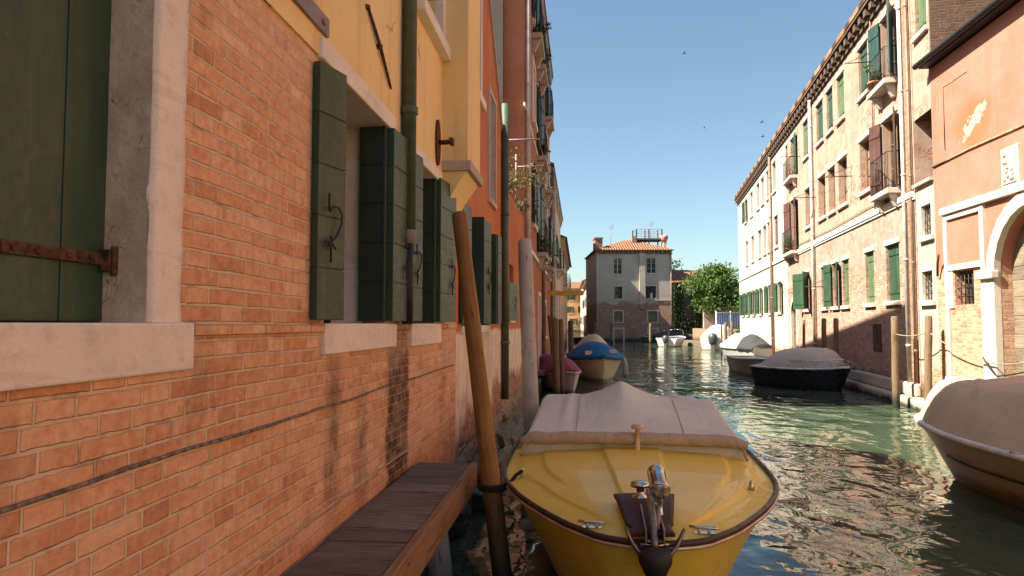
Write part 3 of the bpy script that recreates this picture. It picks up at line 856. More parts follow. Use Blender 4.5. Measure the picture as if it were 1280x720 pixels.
class Gables:
    def __init__(self, *a): self.a = a
    def build(self, name, mat, parent):
        F, s0, s1, poly = self.a
        for s in (s0 + .01, s1 - .21):
            g = MB(); g.prism(Frame_side(F, s), poly, 0, .2); g.build(name, mat, parent)

def Frame_side(F, s):
    G = Frame(0, 0, 1, 0, 1)
    G.o = F.p(s, 0, 0); G.d = F.nv.copy(); G.nv = F.d.copy()
    return G

def cornice(parent, F, s0, s1, z, out=.3, step=.42, mat='stone_dark', n0=0.0):
    q = MB()
    q.box(F, s0, s1, n0 - .02, n0 + out, z - .09, z)
    q.box(F, s0, s1, n0 - .02, n0 + .06, z - .42, z - .34)
    k = int((s1 - s0) / step)
    for i in range(k):
        s = s0 + (i + .3) * (s1 - s0) / k
        q.box(F, s, s + step * .42, n0 - .02, n0 + out * .82, z - .30, z - .092)
    return q.build('cornice', M[mat], parent)

def pipe(parent, F, s, n, z0, z1, r, mat, name='drainpipe', brackets=True, foot=None):
    q = MB(); q.tube([F.p(s, n, z0), F.p(s, n, z1)], r, 12)
    if brackets:
        z = z0 + .8
        while z < z1 - .2:
            q.lathe(F.p(s, n, z), [(r, 0), (r * 1.22, .004), (r * 1.22, .05), (r, .054)], seg=12); z += 1.9
    if foot:
        q2 = MB()
    return q.build(name, M[mat], parent)

# ------------------------------------------------------------------ setting
mb = MB()
mb.face([(-900, -900, -1.6), (900, -900, -1.6), (900, 900, -1.6), (-900, 900, -1.6)], [(-900, -900), (900, -900), (900, 900), (-900, 900)], Vector((0, 0, 1)))
structure(mb, 'ground', M['seabed'])
mb = MB()
mb.face([(-60, -60, 0), (70, -60, 0), (70, 330, 0), (-60, 330, 0)], [(-60, -60), (70, -60), (70, 330), (-60, 330)], Vector((0, 0, 1)))
structure(mb, 'water', M['water'])

# ------------------------------------------------------------------ yellow house on the left
F = LEFT
yh = thing('yellow_house', 'ochre plastered house with orange brick lower wall and dark green shutters, nearest on the left', 'house', F.p(2, 0, 0))
W1 = (0.55, 1.862, 1.8, 3.02); W2 = (3.13, 4.11, 1.8, 3.02); W3 = (4.78, 5.51, 1.8, 3.0)
mb = MB()
wall_sheet(mb, F, -7, 6.45, -.7, 2.995, [(*W1, .30), (*W2, .34), (*W3, .34)], back=-7)
mb.build('brick_wall', M['brick'], yh)
UPW = (4.83, 5.62, 4.12, 5.6)
mb = MB()
wall_sheet(mb, F, -7, 6.45, 2.998, 8.6, [(*UPW, .22), (2.2, 3.1, 4.12, 5.6, .22), (-1.2, -.3, 4.12, 5.6, .22)], back=-7, n0=.012)
mb.build('plaster_wall', M['yellow'], yh)
r, g = gable_roof(yh, F, -7, 6.40, .012, -7, 8.6, 1.1, over=.2)
g.build('gable', M['yellow'], yh)
# brick course at sill level
mb = MB()
for a, b in ((2.062, 3.10), (4.32, 4.70), (5.72, 6.44)):
    s = a; mb = MB()
    while s < b - .05:
        e = min(b, s + rng.uniform(.19, .25))
        mb.box(F, s + .003, e - .004, -.01, .017 + rng.uniform(-.003, .003), 1.765, 1.797); s = e
    mb.build('brick_ledge', M['brick'], yh, bevel=.003)
# pale mortar line above the lower courses
mb = MB(); s = -2
pts = []
while s < 6.4:
    pts.append(F.p(s, .001, .955 + .012 * mnoise.noise(Vector((s * 2, 3, 0))) + .006 * mnoise.noise(Vector((s * 11, 5, 0))))); s += .06
mb.tube(pts, [.007 + .004 * mnoise.noise(Vector((i * .7, 1, 1))) for i in range(len(pts))], 6)
mb.build('mortar_ridge', M['mortar'], yh)
# cable let into the wall
mb = MB(); s = -2; pts = []
while s < 6.4:
    pts.append(F.p(s, .006, 1.425 + .016 * mnoise.noise(Vector((s * 1.3, 9, 0))) + .004 * mnoise.noise(Vector((s * 7, 2, 0))))); s += .07
mb.tube(pts, .006, 6)
mb.build('cable', M['cable'], yh)
# near window, shutters closed
mb = MB()
mb.box(F, W1[0] - .2, 2.050, -.08, .022, 1.665, 1.803)
mb.build('sill', M['stone'], yh, bevel=.006)
mb = MB()     # rough render on the far jamb, lime surround on the face
rows = []
for i in range(40):
    z = 1.803 + i * (3.02 - 1.803) / 39
    rows.append([F.p(1.862 - .012 + .006 * mnoise.noise(Vector((z * 5, n * 9, 2))) - .004, -.30 + n * .30 / 11, z) for n in range(12)])
mb.grid(rows)
mb.build('jamb_render', M['render_grey'], yh, recalc=False)
mb = MB()
rows = []
for i in range(60):
    z = 1.804 + i * (2.985 - 1.804) / 59
    e0 = 1.852 + .010 * mnoise.noise(Vector((z * 6, 1, 0))) + (.014 * max(0, 1 - abs(z - 2.15) / .05))*-1
    e1 = 1.995 + .014 * mnoise.noise(Vector((z * 5, 4, 0))) + .007 * mnoise.noise(Vector((z * 21, 4, 0)))
    row = []
    for k in range(9):
        f = k / 8
        s = e0 + (e1 - e0) * f
        n = .012 + .003 * mnoise.noise(Vector((s * 20, z * 9, 0))) if 0 < k < 8 else -.004
        if k == 1: s = e0 + .004
        if k == 7: s = e1 - .004
        row.append(F.p(s, n, z))
    rows.append(row)
mb.grid(rows, uvs=[[(k * .02, i * .02) for k in range(9)] for i in range(60)])
mb.build('lime_surround', M['render_pale'], yh)
mb = MB(); mb.box(F, W1[0] - .15, 2.0, -.2, .018, 3.003, 3.12); mb.build('lintel', M['stone'], yh, bevel=.005)
# the closed leaves of the near window: wide upright boards set back in the opening
mb = MB()
for a, b in ((.56, .80), (.803, 1.05), (1.06, 1.30), (1.303, 1.69), (1.694, 1.848)):
    mb.box(F, a, b, -.155, -.118 - (.006 if b > 1.6 else 0), 1.806, 3.02)
sh1 = mb.build('shutter', M['shutter'], yh, bevel=.004)
mb = MB()
mb.box(F, 1.50, 1.83, -.117, -.110, 1.958, 1.989)
mb.box(F, 1.822, 1.848, -.119, -.092, 1.94, 2.0)
for s in (1.53, 1.60, 1.70, 1.78): mb.lathe(F.p(s, -.110, 1.973), [(.0, 0), (.009, .001), (.008, .006), (0, .008)], F.nv, 8)
mb.lathe(F.p(1.838, -.088, 1.93), [(.009, 0), (.009, .08)], seg=10)
mb.build('hinge_strap', M['rust'], sh1, bevel=.002)
mb = MB(); mb.box(F, .5, 1.9, -.32, -.29, 1.7, 3.1); mb.build('window_back', M['void'], yh)

def hook(parent, G, s, z, n, k=1.0):
    """wrought shutter hook like a figure two"""
    q = MB()
    P = [(-.05, .13), (-.05, .055), (-.045, .05), (-.02, .075), (.02, .075), (.045, .045), (.04, .0), (.01, -.05), (-.03, -.085), (-.055, -.105)]
    q.tube([G.p(s + a * k, n + .012, z + b * k) for a, b in P], .0052 * k, 6)
    q.tube([G.p(s - .075 * k, n + .012, z - .085 * k), G.p(s - .03 * k, n + .014, z - .088 * k), G.p(s - .0 * k, n + .012, z - .115 * k)], .0045 * k, 6)
    q.tube([G.p(s - .035 * k, n + .014, z - .06 * k), G.p(s - .038 * k, n + .014, z - .175 * k)], .005 * k, 6)
    q.build('shutter_hook', M['iron'], parent)

def bifold_window(W, near, back):
    s0, s1, z0, z1 = W
    # near leaf, swung back along the wall
    o, G = mkleaf(yh, F, *near, M['shutter'], 4, True, th=.04) if near[1] == 1 else (None, None)
    return o, G

# middle window
s0, s1, z0, z1 = W2
mb = MB(); mb.box(F, 3.10, 4.315, -.30, .02, 1.660, 1.803); mb.build('sill', M['stone'], yh, bevel=.006)
mb = MB(); mb.box(F, 3.0, 4.22, -.30, .03, 2.985, 3.085); mb.build('lintel', M['stone'], yh, bevel=.008)
mb = MB(); mb.box(F, s1 - .012, s1 + .001, -.335, -.14, 1.80, 2.99); mb.build('jamb_render', M['render_pale'], yh)
o, G = mkleaf(yh, F, 2.955, 1, .20, 1.815, 2.955, .005, M['shutter'], 5, True, tilt=.27, th=.036)
hook(o, G, .105, 2.245, .042)
mb = MB()     # the folded half standing in the far reveal, facing down the canal
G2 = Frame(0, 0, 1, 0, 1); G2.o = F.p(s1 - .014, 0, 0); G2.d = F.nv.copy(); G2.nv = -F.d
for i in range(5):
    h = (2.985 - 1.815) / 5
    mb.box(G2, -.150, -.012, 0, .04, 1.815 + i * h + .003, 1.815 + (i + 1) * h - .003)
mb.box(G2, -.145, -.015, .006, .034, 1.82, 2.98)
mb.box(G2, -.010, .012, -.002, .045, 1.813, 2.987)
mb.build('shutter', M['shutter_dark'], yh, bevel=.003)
o, G = mkleaf(yh, F, s1 - .005, 1, .36, 1.815, 2.99, .008, M['shutter'], 5, True, tilt=.06, th=.042)
hook(o, G, .25, 2.23, .042, .85)
mb = MB(); mb.box(F, s0 - .05, s1 + .05, -.36, -.33, 1.7, 3.1); mb.build('window_back', M['void'], yh)
# third window
s0, s1, z0, z1 = W3
mb = MB(); mb.box(F, 4.70, 5.70, -.30, .02, 1.645, 1.803); mb.build('sill', M['stone'], yh, bevel=.006)
mb = MB(); mb.box(F, 4.72, 5.64, -.30, .03, 2.965, 3.06); mb.build('lintel', M['stone'], yh, bevel=.008)
o, G = mkleaf(yh, F, 4.53, 1, .22, 1.815, 2.96, .012, M['shutter'], 5, True, tilt=.12, th=.042)
hook(o, G, .12, 2.22, .042, .9)
mb = MB()
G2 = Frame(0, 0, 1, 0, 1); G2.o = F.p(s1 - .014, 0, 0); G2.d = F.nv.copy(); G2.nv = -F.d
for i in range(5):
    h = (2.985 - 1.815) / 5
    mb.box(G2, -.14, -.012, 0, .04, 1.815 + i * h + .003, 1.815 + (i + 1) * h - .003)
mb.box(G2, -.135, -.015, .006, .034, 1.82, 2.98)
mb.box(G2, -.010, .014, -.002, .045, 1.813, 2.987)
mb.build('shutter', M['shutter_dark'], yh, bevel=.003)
o, G = mkleaf(yh, F, s1 - .005, 1, .45, 1.815, 2.985, .008, M['shutter'], 5, True, tilt=.10, th=.042)
hook(o, G, .33, 2.22, .042, 1.0)
mb = MB(); mb.box(F, s0 - .05, s1 + .05, -.36, -.33, 1.7, 3.1); mb.build('window_back', M['void'], yh)
# upper windows
window(yh, F, *UPW, .22, n0=.012, surround=.10, stone='stone', fill='blind', frame='frame_pale')
for a, b, c, d in ((2.2, 3.1, 4.12, 5.6), (-1.2, -.3, 4.12, 5.6)):
    window(yh, F, a, b, c, d, .22, n0=.012, surround=.10, stone='stone')
# chimney breast on its corbel
mb = MB()
mb.box(F, 5.72, 6.40, 0, .235, 3.17, 9.3)
cb = mb.build('chimney_breast', M['yellow'], yh, bevel=.01)
mb = MB(); mb.box(F, 5.70, 6.425, .0, .262, 3.085, 3.172); mb.build('stone_band', M['stone_dark'], cb, bevel=.008)
mb = MB()
rows = []
for k in range(9):
    f = k / 8; z = 3.084 - .42 * f; n = .014 + .20 * (1 - f) ** 1.7 + .005
    rows.append([F.p(5.73 + .06 * f, 0, z), F.p(5.73 + .06 * f, n, z), F.p(6.39 - .06 * f, n, z), F.p(6.39 - .06 * f, 0, z)])
for k in range(8):
    for j in range(3):
        a, b, c, d = rows[k][j], rows[k][j + 1], rows[k + 1][j + 1], rows[k + 1][j]
        mb.face([a, b, c, d], [(j * .3, a.z), (j * .3 + .3, a.z), (j * .3 + .3, d.z), (j * .3, d.z)], [-F.d, F.nv, F.d][j])
mb.build('corbel', M['yellow'], cb)
pipe(yh, F, 4.41, .062, 2.36, 8.5, .047, 'drain_green')
pipe(yh, F, 4.41, .060, 1.80, 2.33, .036, 'iron', name='drainpipe_foot', brackets=False)
mb = MB(); mb.lathe(F.p(4.41, .062, 2.33), [(.03, -.02), (.05, 0), (.05, .07), (.045, .08)], seg=12); mb.build('pipe_collar', M['lead'], yh)
mb = MB(); mb.box(F, -1, 3.075, .012, .03, 3.105, 3.19)
for s in (2.3, 3.0): mb.lathe(F.p(s, .029, 3.145), [(0, 0), (.016, .001), (.013, .012), (0, .016)], F.nv, 8)
mb.build('iron_strap', M['lead'], yh, bevel=.003)
mb = MB(); mb.tube([F.p(3.65, .022, 3.53), F.p(3.86, .03, 3.39), F.p(4.12, .022, 3.235)], [.008, .011, .007], 6); mb.lathe(F.p(3.655, .012, 3.525), [(.018, 0), (.012, .02)], F.nv, 8); mb.lathe(F.p(3.86, .012, 3.39), [(.016, 0), (.012, .03)], F.nv, 8)
mb.build('tie_rod', M['rust'], yh)
mb = MB()
pts = [(5.50 + .075 * math.cos(a), 3.27 + .19 * math.sin(a)) for a in [i * math.pi / 8 for i in range(16)]]
mb.prism(F, pts, .01, .032)
mb.build('tie_plate', M['rust'], yh, bevel=.004)
mb = MB(); mb.tube([F.p(5.50, .03, 3.27), F.p(5.50, .15, 3.275)], .02, 8); mb.box(F, 5.46, 5.54, .12, .15, 3.25, 3.30); mb.build('tie_bolt', M['rust'], yh)
mb = MB(); mb.tube([F.p(5.12, .01, 4.28), F.p(5.12, .12, 4.28), F.p(5.12, .125, 4.31)], .012, 6); mb.build('iron_peg', M['iron'], yh)
mb = MB(); mb.tube([F.p(6.43, .03, 3.30), F.p(6.43, .13, 3.30), F.p(6.43, .13, 3.33)], .012, 6); mb.build('iron_peg', M['iron'], yh)

# ------------------------------------------------------------------ red house and its sloping parapet
rh = thing('red_house', 'red plastered house with sloping parapet, between the ochre house and the tall brown house', 'house', F.p(9, 0, 0))
mb = MB()
RW = [(6.80, 7.36, 1.78, 2.92, .3), (8.05, 8.63, 1.78, 2.95, .3), (11.3, 12.0, 1.9, 2.8, .25)]
wall_sheet(mb, F, 6.452, 14.2, -.7, 4.0, RW, back=-6)
UW = (8.72, 9.22, 3.95, 5.35)
mb.build('wall', M['red_wall'], rh)
mb = MB()
wall_sheet(mb, F, 6.452, 8.65, 4.0, 6.02, [(7.3, 7.9, 4.4, 5.6, .2)], back=-6)
mb.prism(F, [(8.65, 4.0), (10.9, 4.0), (8.65, 6.0)], -.35, 0)
mb.box(F, 6.453, 7.0, -5, -.003, 6.075, 7.5)  # added block above the frame, put there to shade the tan covered boat
mb.build('upper_wall', M['red_wall'], rh)
mb = MB(); mb.prism(F, [(10.9, 4.003), (10.98, 4.003), (8.66, 6.07), (8.66, 6.003)], -.37, .03); mb.build('coping', M['stone_dark'], rh)
mb = MB(); mb.box(F, 6.46, 8.66, -6, .03, 6.022, 6.07); mb.build('terrace_slab', M['stone_dark'], rh)
window(rh, F, 7.3, 7.9, 4.4, 5.6, .2, surround=.08, stone='stone')
for (a, b, c, d, e), nm in zip(RW, 'EFG'):
    mb = MB(); mb.box(F, a - .05, b + .05, -.33, -.28, c - .05, d + .05); mb.build('window_back', M['void'], rh)
    mb = MB(); mb.box(F, a - .1, b + .1, -.28, .03, c - .08, c + .004); mb.build('sill', M['stone'], rh, bevel=.006)
# its shutters
o, G = mkleaf(rh, F, 6.58, 1, .36, 1.80, 2.98, .01, M['shutter_blue'], 5, True, tilt=.08); hook(o, G, .2, 2.25, .035)
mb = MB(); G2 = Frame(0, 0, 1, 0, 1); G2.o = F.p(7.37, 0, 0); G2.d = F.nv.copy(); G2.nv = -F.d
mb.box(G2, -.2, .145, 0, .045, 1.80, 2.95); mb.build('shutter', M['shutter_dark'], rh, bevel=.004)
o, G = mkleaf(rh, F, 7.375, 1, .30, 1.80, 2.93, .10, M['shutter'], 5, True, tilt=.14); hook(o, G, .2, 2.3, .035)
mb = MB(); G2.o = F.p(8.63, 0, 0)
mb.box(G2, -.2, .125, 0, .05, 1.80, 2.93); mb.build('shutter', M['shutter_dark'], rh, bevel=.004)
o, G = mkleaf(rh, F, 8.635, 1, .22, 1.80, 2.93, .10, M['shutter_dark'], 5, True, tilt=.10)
o, G = mkleaf(rh, F, 10.6, 1, .7, 1.85, 2.45, .04, M['shutter'], 4, True, tilt=.1); hook(o, G, .45, 2.15, .035, .8)
# a tall blind window frame on the upper wall
mb = MB(); u = .06
a, b, c, d = 8.62, 9.35, 3.35, 4.85
mb.box(F, a, a + u, -.02, .03, c, d); mb.box(F, b - u, b, -.02, .03, c, d); mb.box(F, a + u, b - u, -.02, .028, d - u, d); mb.box(F, a + u, b - u, -.02, .045, c, c + u)
wf = mb.build('window_surround', M['stone_white'], rh)
mb = MB(); mb.box(F, a + u, b - u, -.01, .012, c + u, d - u); mb.build('pane', M['blind'], wf)
pipe(rh, F, 10.15, .06, .7, 5.1, .055, 'drain_green')
# crumbling stone footing along the water
mb = MB(); rows = []
for i in range(61):
    z = -.5 + i * 1.13 / 60; row = []
    for k in range(420):
        s = 5.6 + k * 8.55 / 419
        cell = mnoise.cell(Vector((s * 1.5 + .5 * math.floor(z * 5.2), z * 5.2, 3)))
        j = min(abs((z * 5.2) % 1 - .0), 1 - (z * 5.2) % 1)
        n = .015 + .25 * cl01((.72 - z) / .75) + .05 * (cell - .5) + .02 * mnoise.noise(Vector((s * 5, z * 6, 1))) + .018 * mnoise.noise(Vector((s * 16, z * 16, 2))) - .03 * (j < .12)
        n *= cl01((.62 + .22 * mnoise.noise(Vector((s * 1.7, 8, 0))) - z) / .08) * cl01((s - 5.55 - .5 * max(0, z)) / .5)
        row.append(F.p(s, n - .01, z))
    rows.append(row)
mb.grid(rows)
mb.build('stone_footing', M['mossy'], rh)

# ------------------------------------------------------------------ tall brown house with balconies
bh = thing('brown_house', 'tall brown red plastered house with stacked iron balconies on the left bank', 'house', F.p(20, 0, 0))
BW = []
for z in (4.3, 6.95, 9.5):
    for s in (17.0, 18.9, 21.0, 23.6, 25.4):
        BW.append((s, s + .85, z if s not in (18.9, 23.6) else z - .55, z + 1.5, .2))
BL = [(15.2, 16.0, 1.5, 2.5, .2), (19.0, 20.0, .5, 2.6, .25), (22.3, 23.1, 1.4, 2.5, .2)]
mb = MB(); wall_sheet(mb, F, 14.2, 26.6, -.7, 11.5, BW + BL, back=-8)
mb.build('wall', M['brown_wall'], bh)
for h in BW + BL:
    big = h[0] in (18.9, 23.6)
    window(bh, F, *h[:4], h[4], surround=.10, stone='stone', sill=not big, fill='void' if big else 'glass', shutters='open' if rng.random() < .6 and h[2] > 3 else None, smat='shutter_dark', leafw=.42)
for z in (4.3, 6.95, 9.5):
    for s in (18.9, 23.6):
        balcony(bh, F, s - .35, s + 1.2, z - .55, .26, stone='stone_dark')
balcony(bh, F, 16.6, 18.1, 9.0, .26, stone='stone_dark')
mb = MB(); mb.box(F, 14.1, 26.7, 0, .05, 3.45, 3.55); mb.box(F, 14.1, 26.7, 0, .04, 6.35, 6.43); mb.build('string_course', M['stone'], bh)
mb = MB(); mb.box(F, 14.06, 14.2, -1.6, -.42, 3.9, 11.5); mb.box(F, 14.0, 14.16, -2.9, -1.62, 3.9, 11.7); mb.build('gable_flue', M['grey_plaster'], bh)
pipe(bh, F, 14.45, .07, .4, 11.3, .055, 'drain_pale')
pipe(bh, F, 20.6, .07, .4, 11.3, .05, 'drain_brown')
cornice(bh, F, 14.1, 26.7, 11.5, .12, .5)
r, g = gable_roof(bh, F, 14.2, 26.6, .05, -8, 11.52, 1.7, over=.1); g.build('gable', M['brown_wall'], bh)
mb = MB(); mb.box(F, 18.6, 21, .02, .28, .4, .55); mb.box(F, 14.2, 26.6, -.05, .14, -.7, .35); mb.build('plinth', M['mossy'], bh, bevel=.02)
# washing-line frame on the terrace
wl = MB()
for (s, n) in ((11.6, -.1), (13.6, -.1), (13.6, .55), (11.6, .55)):
    if n < 0: wl.bar(F.p(s, n, 4.0), F.p(s, n, 5.2), .018)
wl.bar(F.p(11.6, -.1, 4.95), F.p(11.6, .5, 4.95), .014); wl.bar(F.p(13.6, -.1, 4.95), F.p(13.6, .5, 4.95), .014)
for n in (.1, .3, .48): wl.bar(F.p(11.6, n, 4.95), F.p(13.6, n, 4.95), .006)
wl.bar(F.p(11.6, -.1, 4.4), F.p(13.6, -.1, 4.4), .016)
one(wl, 'washing_rack', M['lead'], 'thin grey washing line frame on the red terrace wall', 'washing rack')

# ------------------------------------------------------------------ pale rose house farther down the left bank
ph = thing('rose_house', 'pale rose plastered house past the tall brown house on the left bank', 'house', F.p(34, 0, 0))
PW = [(s, s + .9, z, z + 1.4, .2) for z in (2.0, 4.6) for s in (28, 31, 34, 38)]
mb = MB(); wall_sheet(mb, F, 26.7, 41, -.7, 8.0, PW, back=-8); mb.build('wall', M['rose_wall'], ph)
for h in PW: window(ph, F, *h[:4], .2, surround=.1, shutters='open' if h[2] > 4 else None, smat='shutter_dark')
cornice(ph, F, 26.75, 41, 8.0, .14, .5)
r, g = gable_roof(ph, F, 26.75, 41, .05, -8, 8.02, 1.7, over=.12); g.build('gable', M['rose_wall'], ph)
balcony(ph, F, 33.4, 35.6, 4.5, .38); balcony(ph, F, 27.5, 29.3, 4.5, .28)
pipe(ph, F, 26.95, .06, .3, 7.8, .06, 'drain_brown'); pipe(ph, F, 30.2, .06, .3, 7.8, .05, 'drain_pale')
lh = thing('terracotta_house', 'low terracotta coloured house at the far end of the left bank', 'house', F.p(50, 0, 0))
PW = [(s, s + .9, z, z + 1.4, .2) for z in (1.6, 4.4) for s in (43, 47, 51, 56)]
mb = MB(); wall_sheet(mb, F, 41.1, 62, -.7, 7.0, PW, back=-8); mb.build('wall', M['orange_wall'], lh)
for h in PW: window(lh, F, *h[:4], .2, surround=.1)
cornice(lh, F, 41.1, 62, 7.0, .25, .5)
balcony(lh, F, 46.4, 48.6, 4.3, .5); balcony(lh, F, 50.4, 52.6, 4.3, .5)
r, g = gable_roof(lh, F, 41.15, 62, .05, -8, 7.02, 1.6); g.build('gable', M['orange_wall'], lh)

# ------------------------------------------------------------------ peach house, right bank
F = RIGHT
TZ, MZ, GZ = (7.93, 9.28), (5.35, 6.75), (2.34, 3.70)
eh = thing('peach_house', 'long peach plastered house with bare bricks low down, green shutters and iron balconies', 'house', F.p(22, 0, 0))
H = []; spec = []
def w_(s0, s1, zz, **k): H.append((s0, s1, zz[0], zz[1], .2)); spec.append(k)
w_(15.95, 16.85, (7.55, 9.25), shutters='ajar', smat='shutter_blue', fill='void', sill=False)
w_(17.95, 18.75, TZ, shutters='closed', smat='shutter'); w_(20.2, 20.95, TZ, shutters='closed', smat='shutter_light'); w_(21.5, 22.25, TZ, shutters='closed', smat='shutter'); w_(22.75, 23.65, TZ, shutters='closed', smat='shutter')
w_(24.95, 25.75, TZ, shutters='closed', smat='shutter_light'); w_(27.25, 28.1, (7.7, 9.28), shutters='open', smat='shutter', fill='void', sides='L', leafw=.5); w_(28.75, 29.1, TZ, shutters=None, fill='blind')
w_(15.95, 16.95, (4.98, 6.75), shutters='open', smat='shutter_brown', fill='void', sill=False, leafw=.4, tilt=.35)
w_(17.95, 18.85, MZ, fill='blind'); w_(20.1, 21.05, MZ, fill='blind'); w_(21.45, 22.25, MZ, fill='blind'); w_(22.65, 23.6, MZ, fill='blind'); w_(24.85, 25.65, MZ, fill='blind')
w_(27.4, 28.3, (4.72, 6.8), shutters='open', smat='shutter_brown', fill='void', sill=False, leafw=.55, tilt=.2)
w_(16.05, 16.95, GZ, shutters='closed', smat='shutter'); w_(17.9, 18.6, GZ, shutters='closed', smat='shutter_light'); w_(20.2, 20.85, GZ, shutters='closed', smat='shutter_light')
w_(21.3, 22.0, GZ, shutters='open', smat='shutter', sides='LR', fill='void', leafw=.4, tilt=.3); w_(22.7, 23.45, GZ, shutters='closed', smat='shutter_light'); w_(25.3, 26.1, GZ, shutters='open', smat='shutter', fill='void', leafw=.55, tilt=.5)
H.append((27.5, 28.5, .35, 2.72, .3, True))
mb = MB(); wall_sheet(mb, F, 14.97, 29.28, -.7, 10.0, H, back=-9); mb.build('wall', M['peach_wall'], eh)
for h, k in zip(H, spec):
    window(eh, F, *h[:4], h[4], lintel=.12, **k)
def arch_door(parent, F, h, mat, stone, w=.16):
    a, b, c, d = h[:4]; r = (b - a) / 2; cx = (a + b) / 2; zc = d - r
    q = MB()
    for s0, s1 in ((a - w, a + .004), (b - .004, b + w)): q.box(F, s0, s1, -.06, .05, c - .02, zc)
    for k in range(12):
        t0, t1 = math.pi * k / 12, math.pi * (k + 1) / 12
        def pt(R_, t, n): return F.p(cx + R_ * math.cos(t), n, zc + R_ * math.sin(t))
        q.hexa([pt(r - .004, t0, -.06), pt(r + w, t0, -.06), pt(r + w, t1, -.06), pt(r - .004, t1, -.06)], [pt(r - .004, t0, .05), pt(r + w, t0, .05), pt(r + w, t1, .05), pt(r - .004, t1, .05)])
    q.build('arch_surround', M[stone], parent)
    q = MB()
    z = c
    while z < d:
        e = min(d, z + rng.uniform(.22, .32))
        q.box(F, a - .02, b + .02, -h[4] - .05, -h[4] + rng.uniform(.0, .012), z + .003, e - .004); z = e
    q.box(F, a, b, -h[4] - .06, -h[4] - .02, c, d)
    return q.build('door', M[mat], parent)
arch_door(eh, F, H[-1], 'shutter_dark', 'stone_white')
mb = MB(); mb.box(F, 14.97, 29.28, -.02, .07, 4.56, 4.68); mb.box(F, 14.97, 29.28, -.02, .04, 4.50, 4.558); mb.build('string_course', M['stone'], eh)
cornice(eh, F, 14.97, 29.28, 10.0, .22, .46, mat='dark_brick')
r, g = gable_roof(eh, F, 14.97, 29.28, .1, -9, 10.05, 1.7, over=.14); g.build('gable', M['peach_wall'], eh)
balcony(eh, F, 15.8, 17.1, 7.50, .30, h=.75); balcony(eh, F, 15.8, 17.1, 4.93, .30, h=.85)
balcony(eh, F, 26.9, 28.5, 7.62, .28, h=.75); balcony(eh, F, 26.9, 28.9, 4.66, .30, h=.9)
pipe(eh, F, 15.42, .07, .5, 9.9, .046, 'drain_pale'); pipe(eh, F, 15.04, .06, .4, 9.9, .028, 'drain_brown'); pipe(eh, F, 24.25, .08, .3, 9.7, .055, 'drain_pale'); pipe(eh, F, 17.5, .05, 4.7, 9.7, .02, 'drain_brown', name='conduit')
mb = MB(); mb.box(F, 15.1, 15.32, -.02, .05, .3, 9.95); mb.build('brick_pier', M['old_brick'], eh)
mb = MB(); mb.box(F, 14.97, 27.3, -.05, .22, -.7, .22); mb.box(F, 28.7, 29.2, -.05, .22, -.7, .22); mb.box(F, 14.97, 27.3, -.03, .12, .223, .52); mb.box(F, 27.32, 28.68, -.3, .5, -.7, .30)
mb.build('stone_base', M['quay'], eh, bevel=.05)
for s, z in ((19.6, 6.0), (24.0, 6.2), (17.2, 8.4), (26.3, 8.2), (22.4, 3.0), (26.8, 3.0)):
    mb = MB(); mb.bar(F.p(s, 0, z), F.p(s, .75, z), .014); mb.bar(F.p(s, 0, z + .28), F.p(s, .7, z + .01), .008); mb.build('iron_bracket', M['iron'], eh)
mb = MB(); mb.tube([F.p(15.9, .03, 4.75), F.p(18, .03, 4.85), F.p(22, .03, 4.80), F.p(29.2, .03, 4.9)], .012, 5); mb.build('cable', M['cable'], eh)
mb = MB(); mb.box(F, 17.45, 18.1, 0, .012, 1.1, 1.8); mb.build('iron_hatch', M['rust'], eh)

# ------------------------------------------------------------------ white house beyond it
wh = thing('white_house', 'cream white house with a row of dark green ground floor shutters, right bank', 'house', F.p(37, 0, 0))
H = []; spec = []
for s0, s1, k in ((31.55, 32.4, dict(fill='blind')), (33.25, 34.1, dict(shutters='closed', smat='shutter_brown')), (34.95, 35.8, dict(fill='blind')), (36.4, 37.3, dict(fill='blind')), (38.85, 39.75, dict(fill='blind')), (41.4, 42.3, dict(shutters='open', smat='shutter', fill='void'))): w_(s0, s1, TZ, **k)
for s0, s1, k in ((31.3, 32.2, dict(shutters='closed', smat='shutter_brown')), (33.1, 34.1, dict(fill='blind')), (34.55, 35.4, dict(fill='blind')), (36.15, 37.1, dict(fill='blind')), (38.7, 39.65, dict(fill='blind')), (41.1, 42.0, dict(fill='blind'))): w_(s0, s1, MZ, **k)
for s0, s1 in ((30.75, 31.7), (33.5, 34.3), (36.3, 37.2), (38.9, 39.7), (41.2, 42.0), (43.4, 44.2)): w_(s0, s1, (2.32, 3.68), shutters='open', smat='shutter', fill='void', leafw=.42, tilt=.18)
mb = MB(); wall_sheet(mb, F, 29.30, 45.5, -.7, 10.0, H, back=-9); mb.build('wall', M['white_wall'], wh)
for h, k in zip(H, spec): window(wh, F, *h[:4], h[4], lintel=.08, **k)
mb = MB(); mb.box(F, 29.32, 45.5, -.02, .06, 4.57, 4.67); mb.build('string_course', M['stone'], wh)
cornice(wh, F, 29.30, 45.5, 10.0, .22, .46, mat='dark_brick')
r, g = gable_roof(wh, F, 29.30, 45.5, .1, -9, 10.05, 1.7, over=.14); g.build('gable', M['white_wall'], wh)
pipe(wh, F, 32.7, .08, .3, 9.7, .07, 'drain_brown')
mb = MB(); mb.box(F, 29.32, 45.5, -.05, .30, -.7, .25); mb.build('stone_base', M['quay'], wh, bevel=.04)
G = Frame_side(F, 45.5)
balcony(wh, Frame_side(F, 45.5), -1.6, -.2, 7.4, .9, h=1.0, brackets=False); balcony(wh, Frame_side(F, 45.5), -1.6, -.2, 4.9, .9, h=1.0, brackets=False)
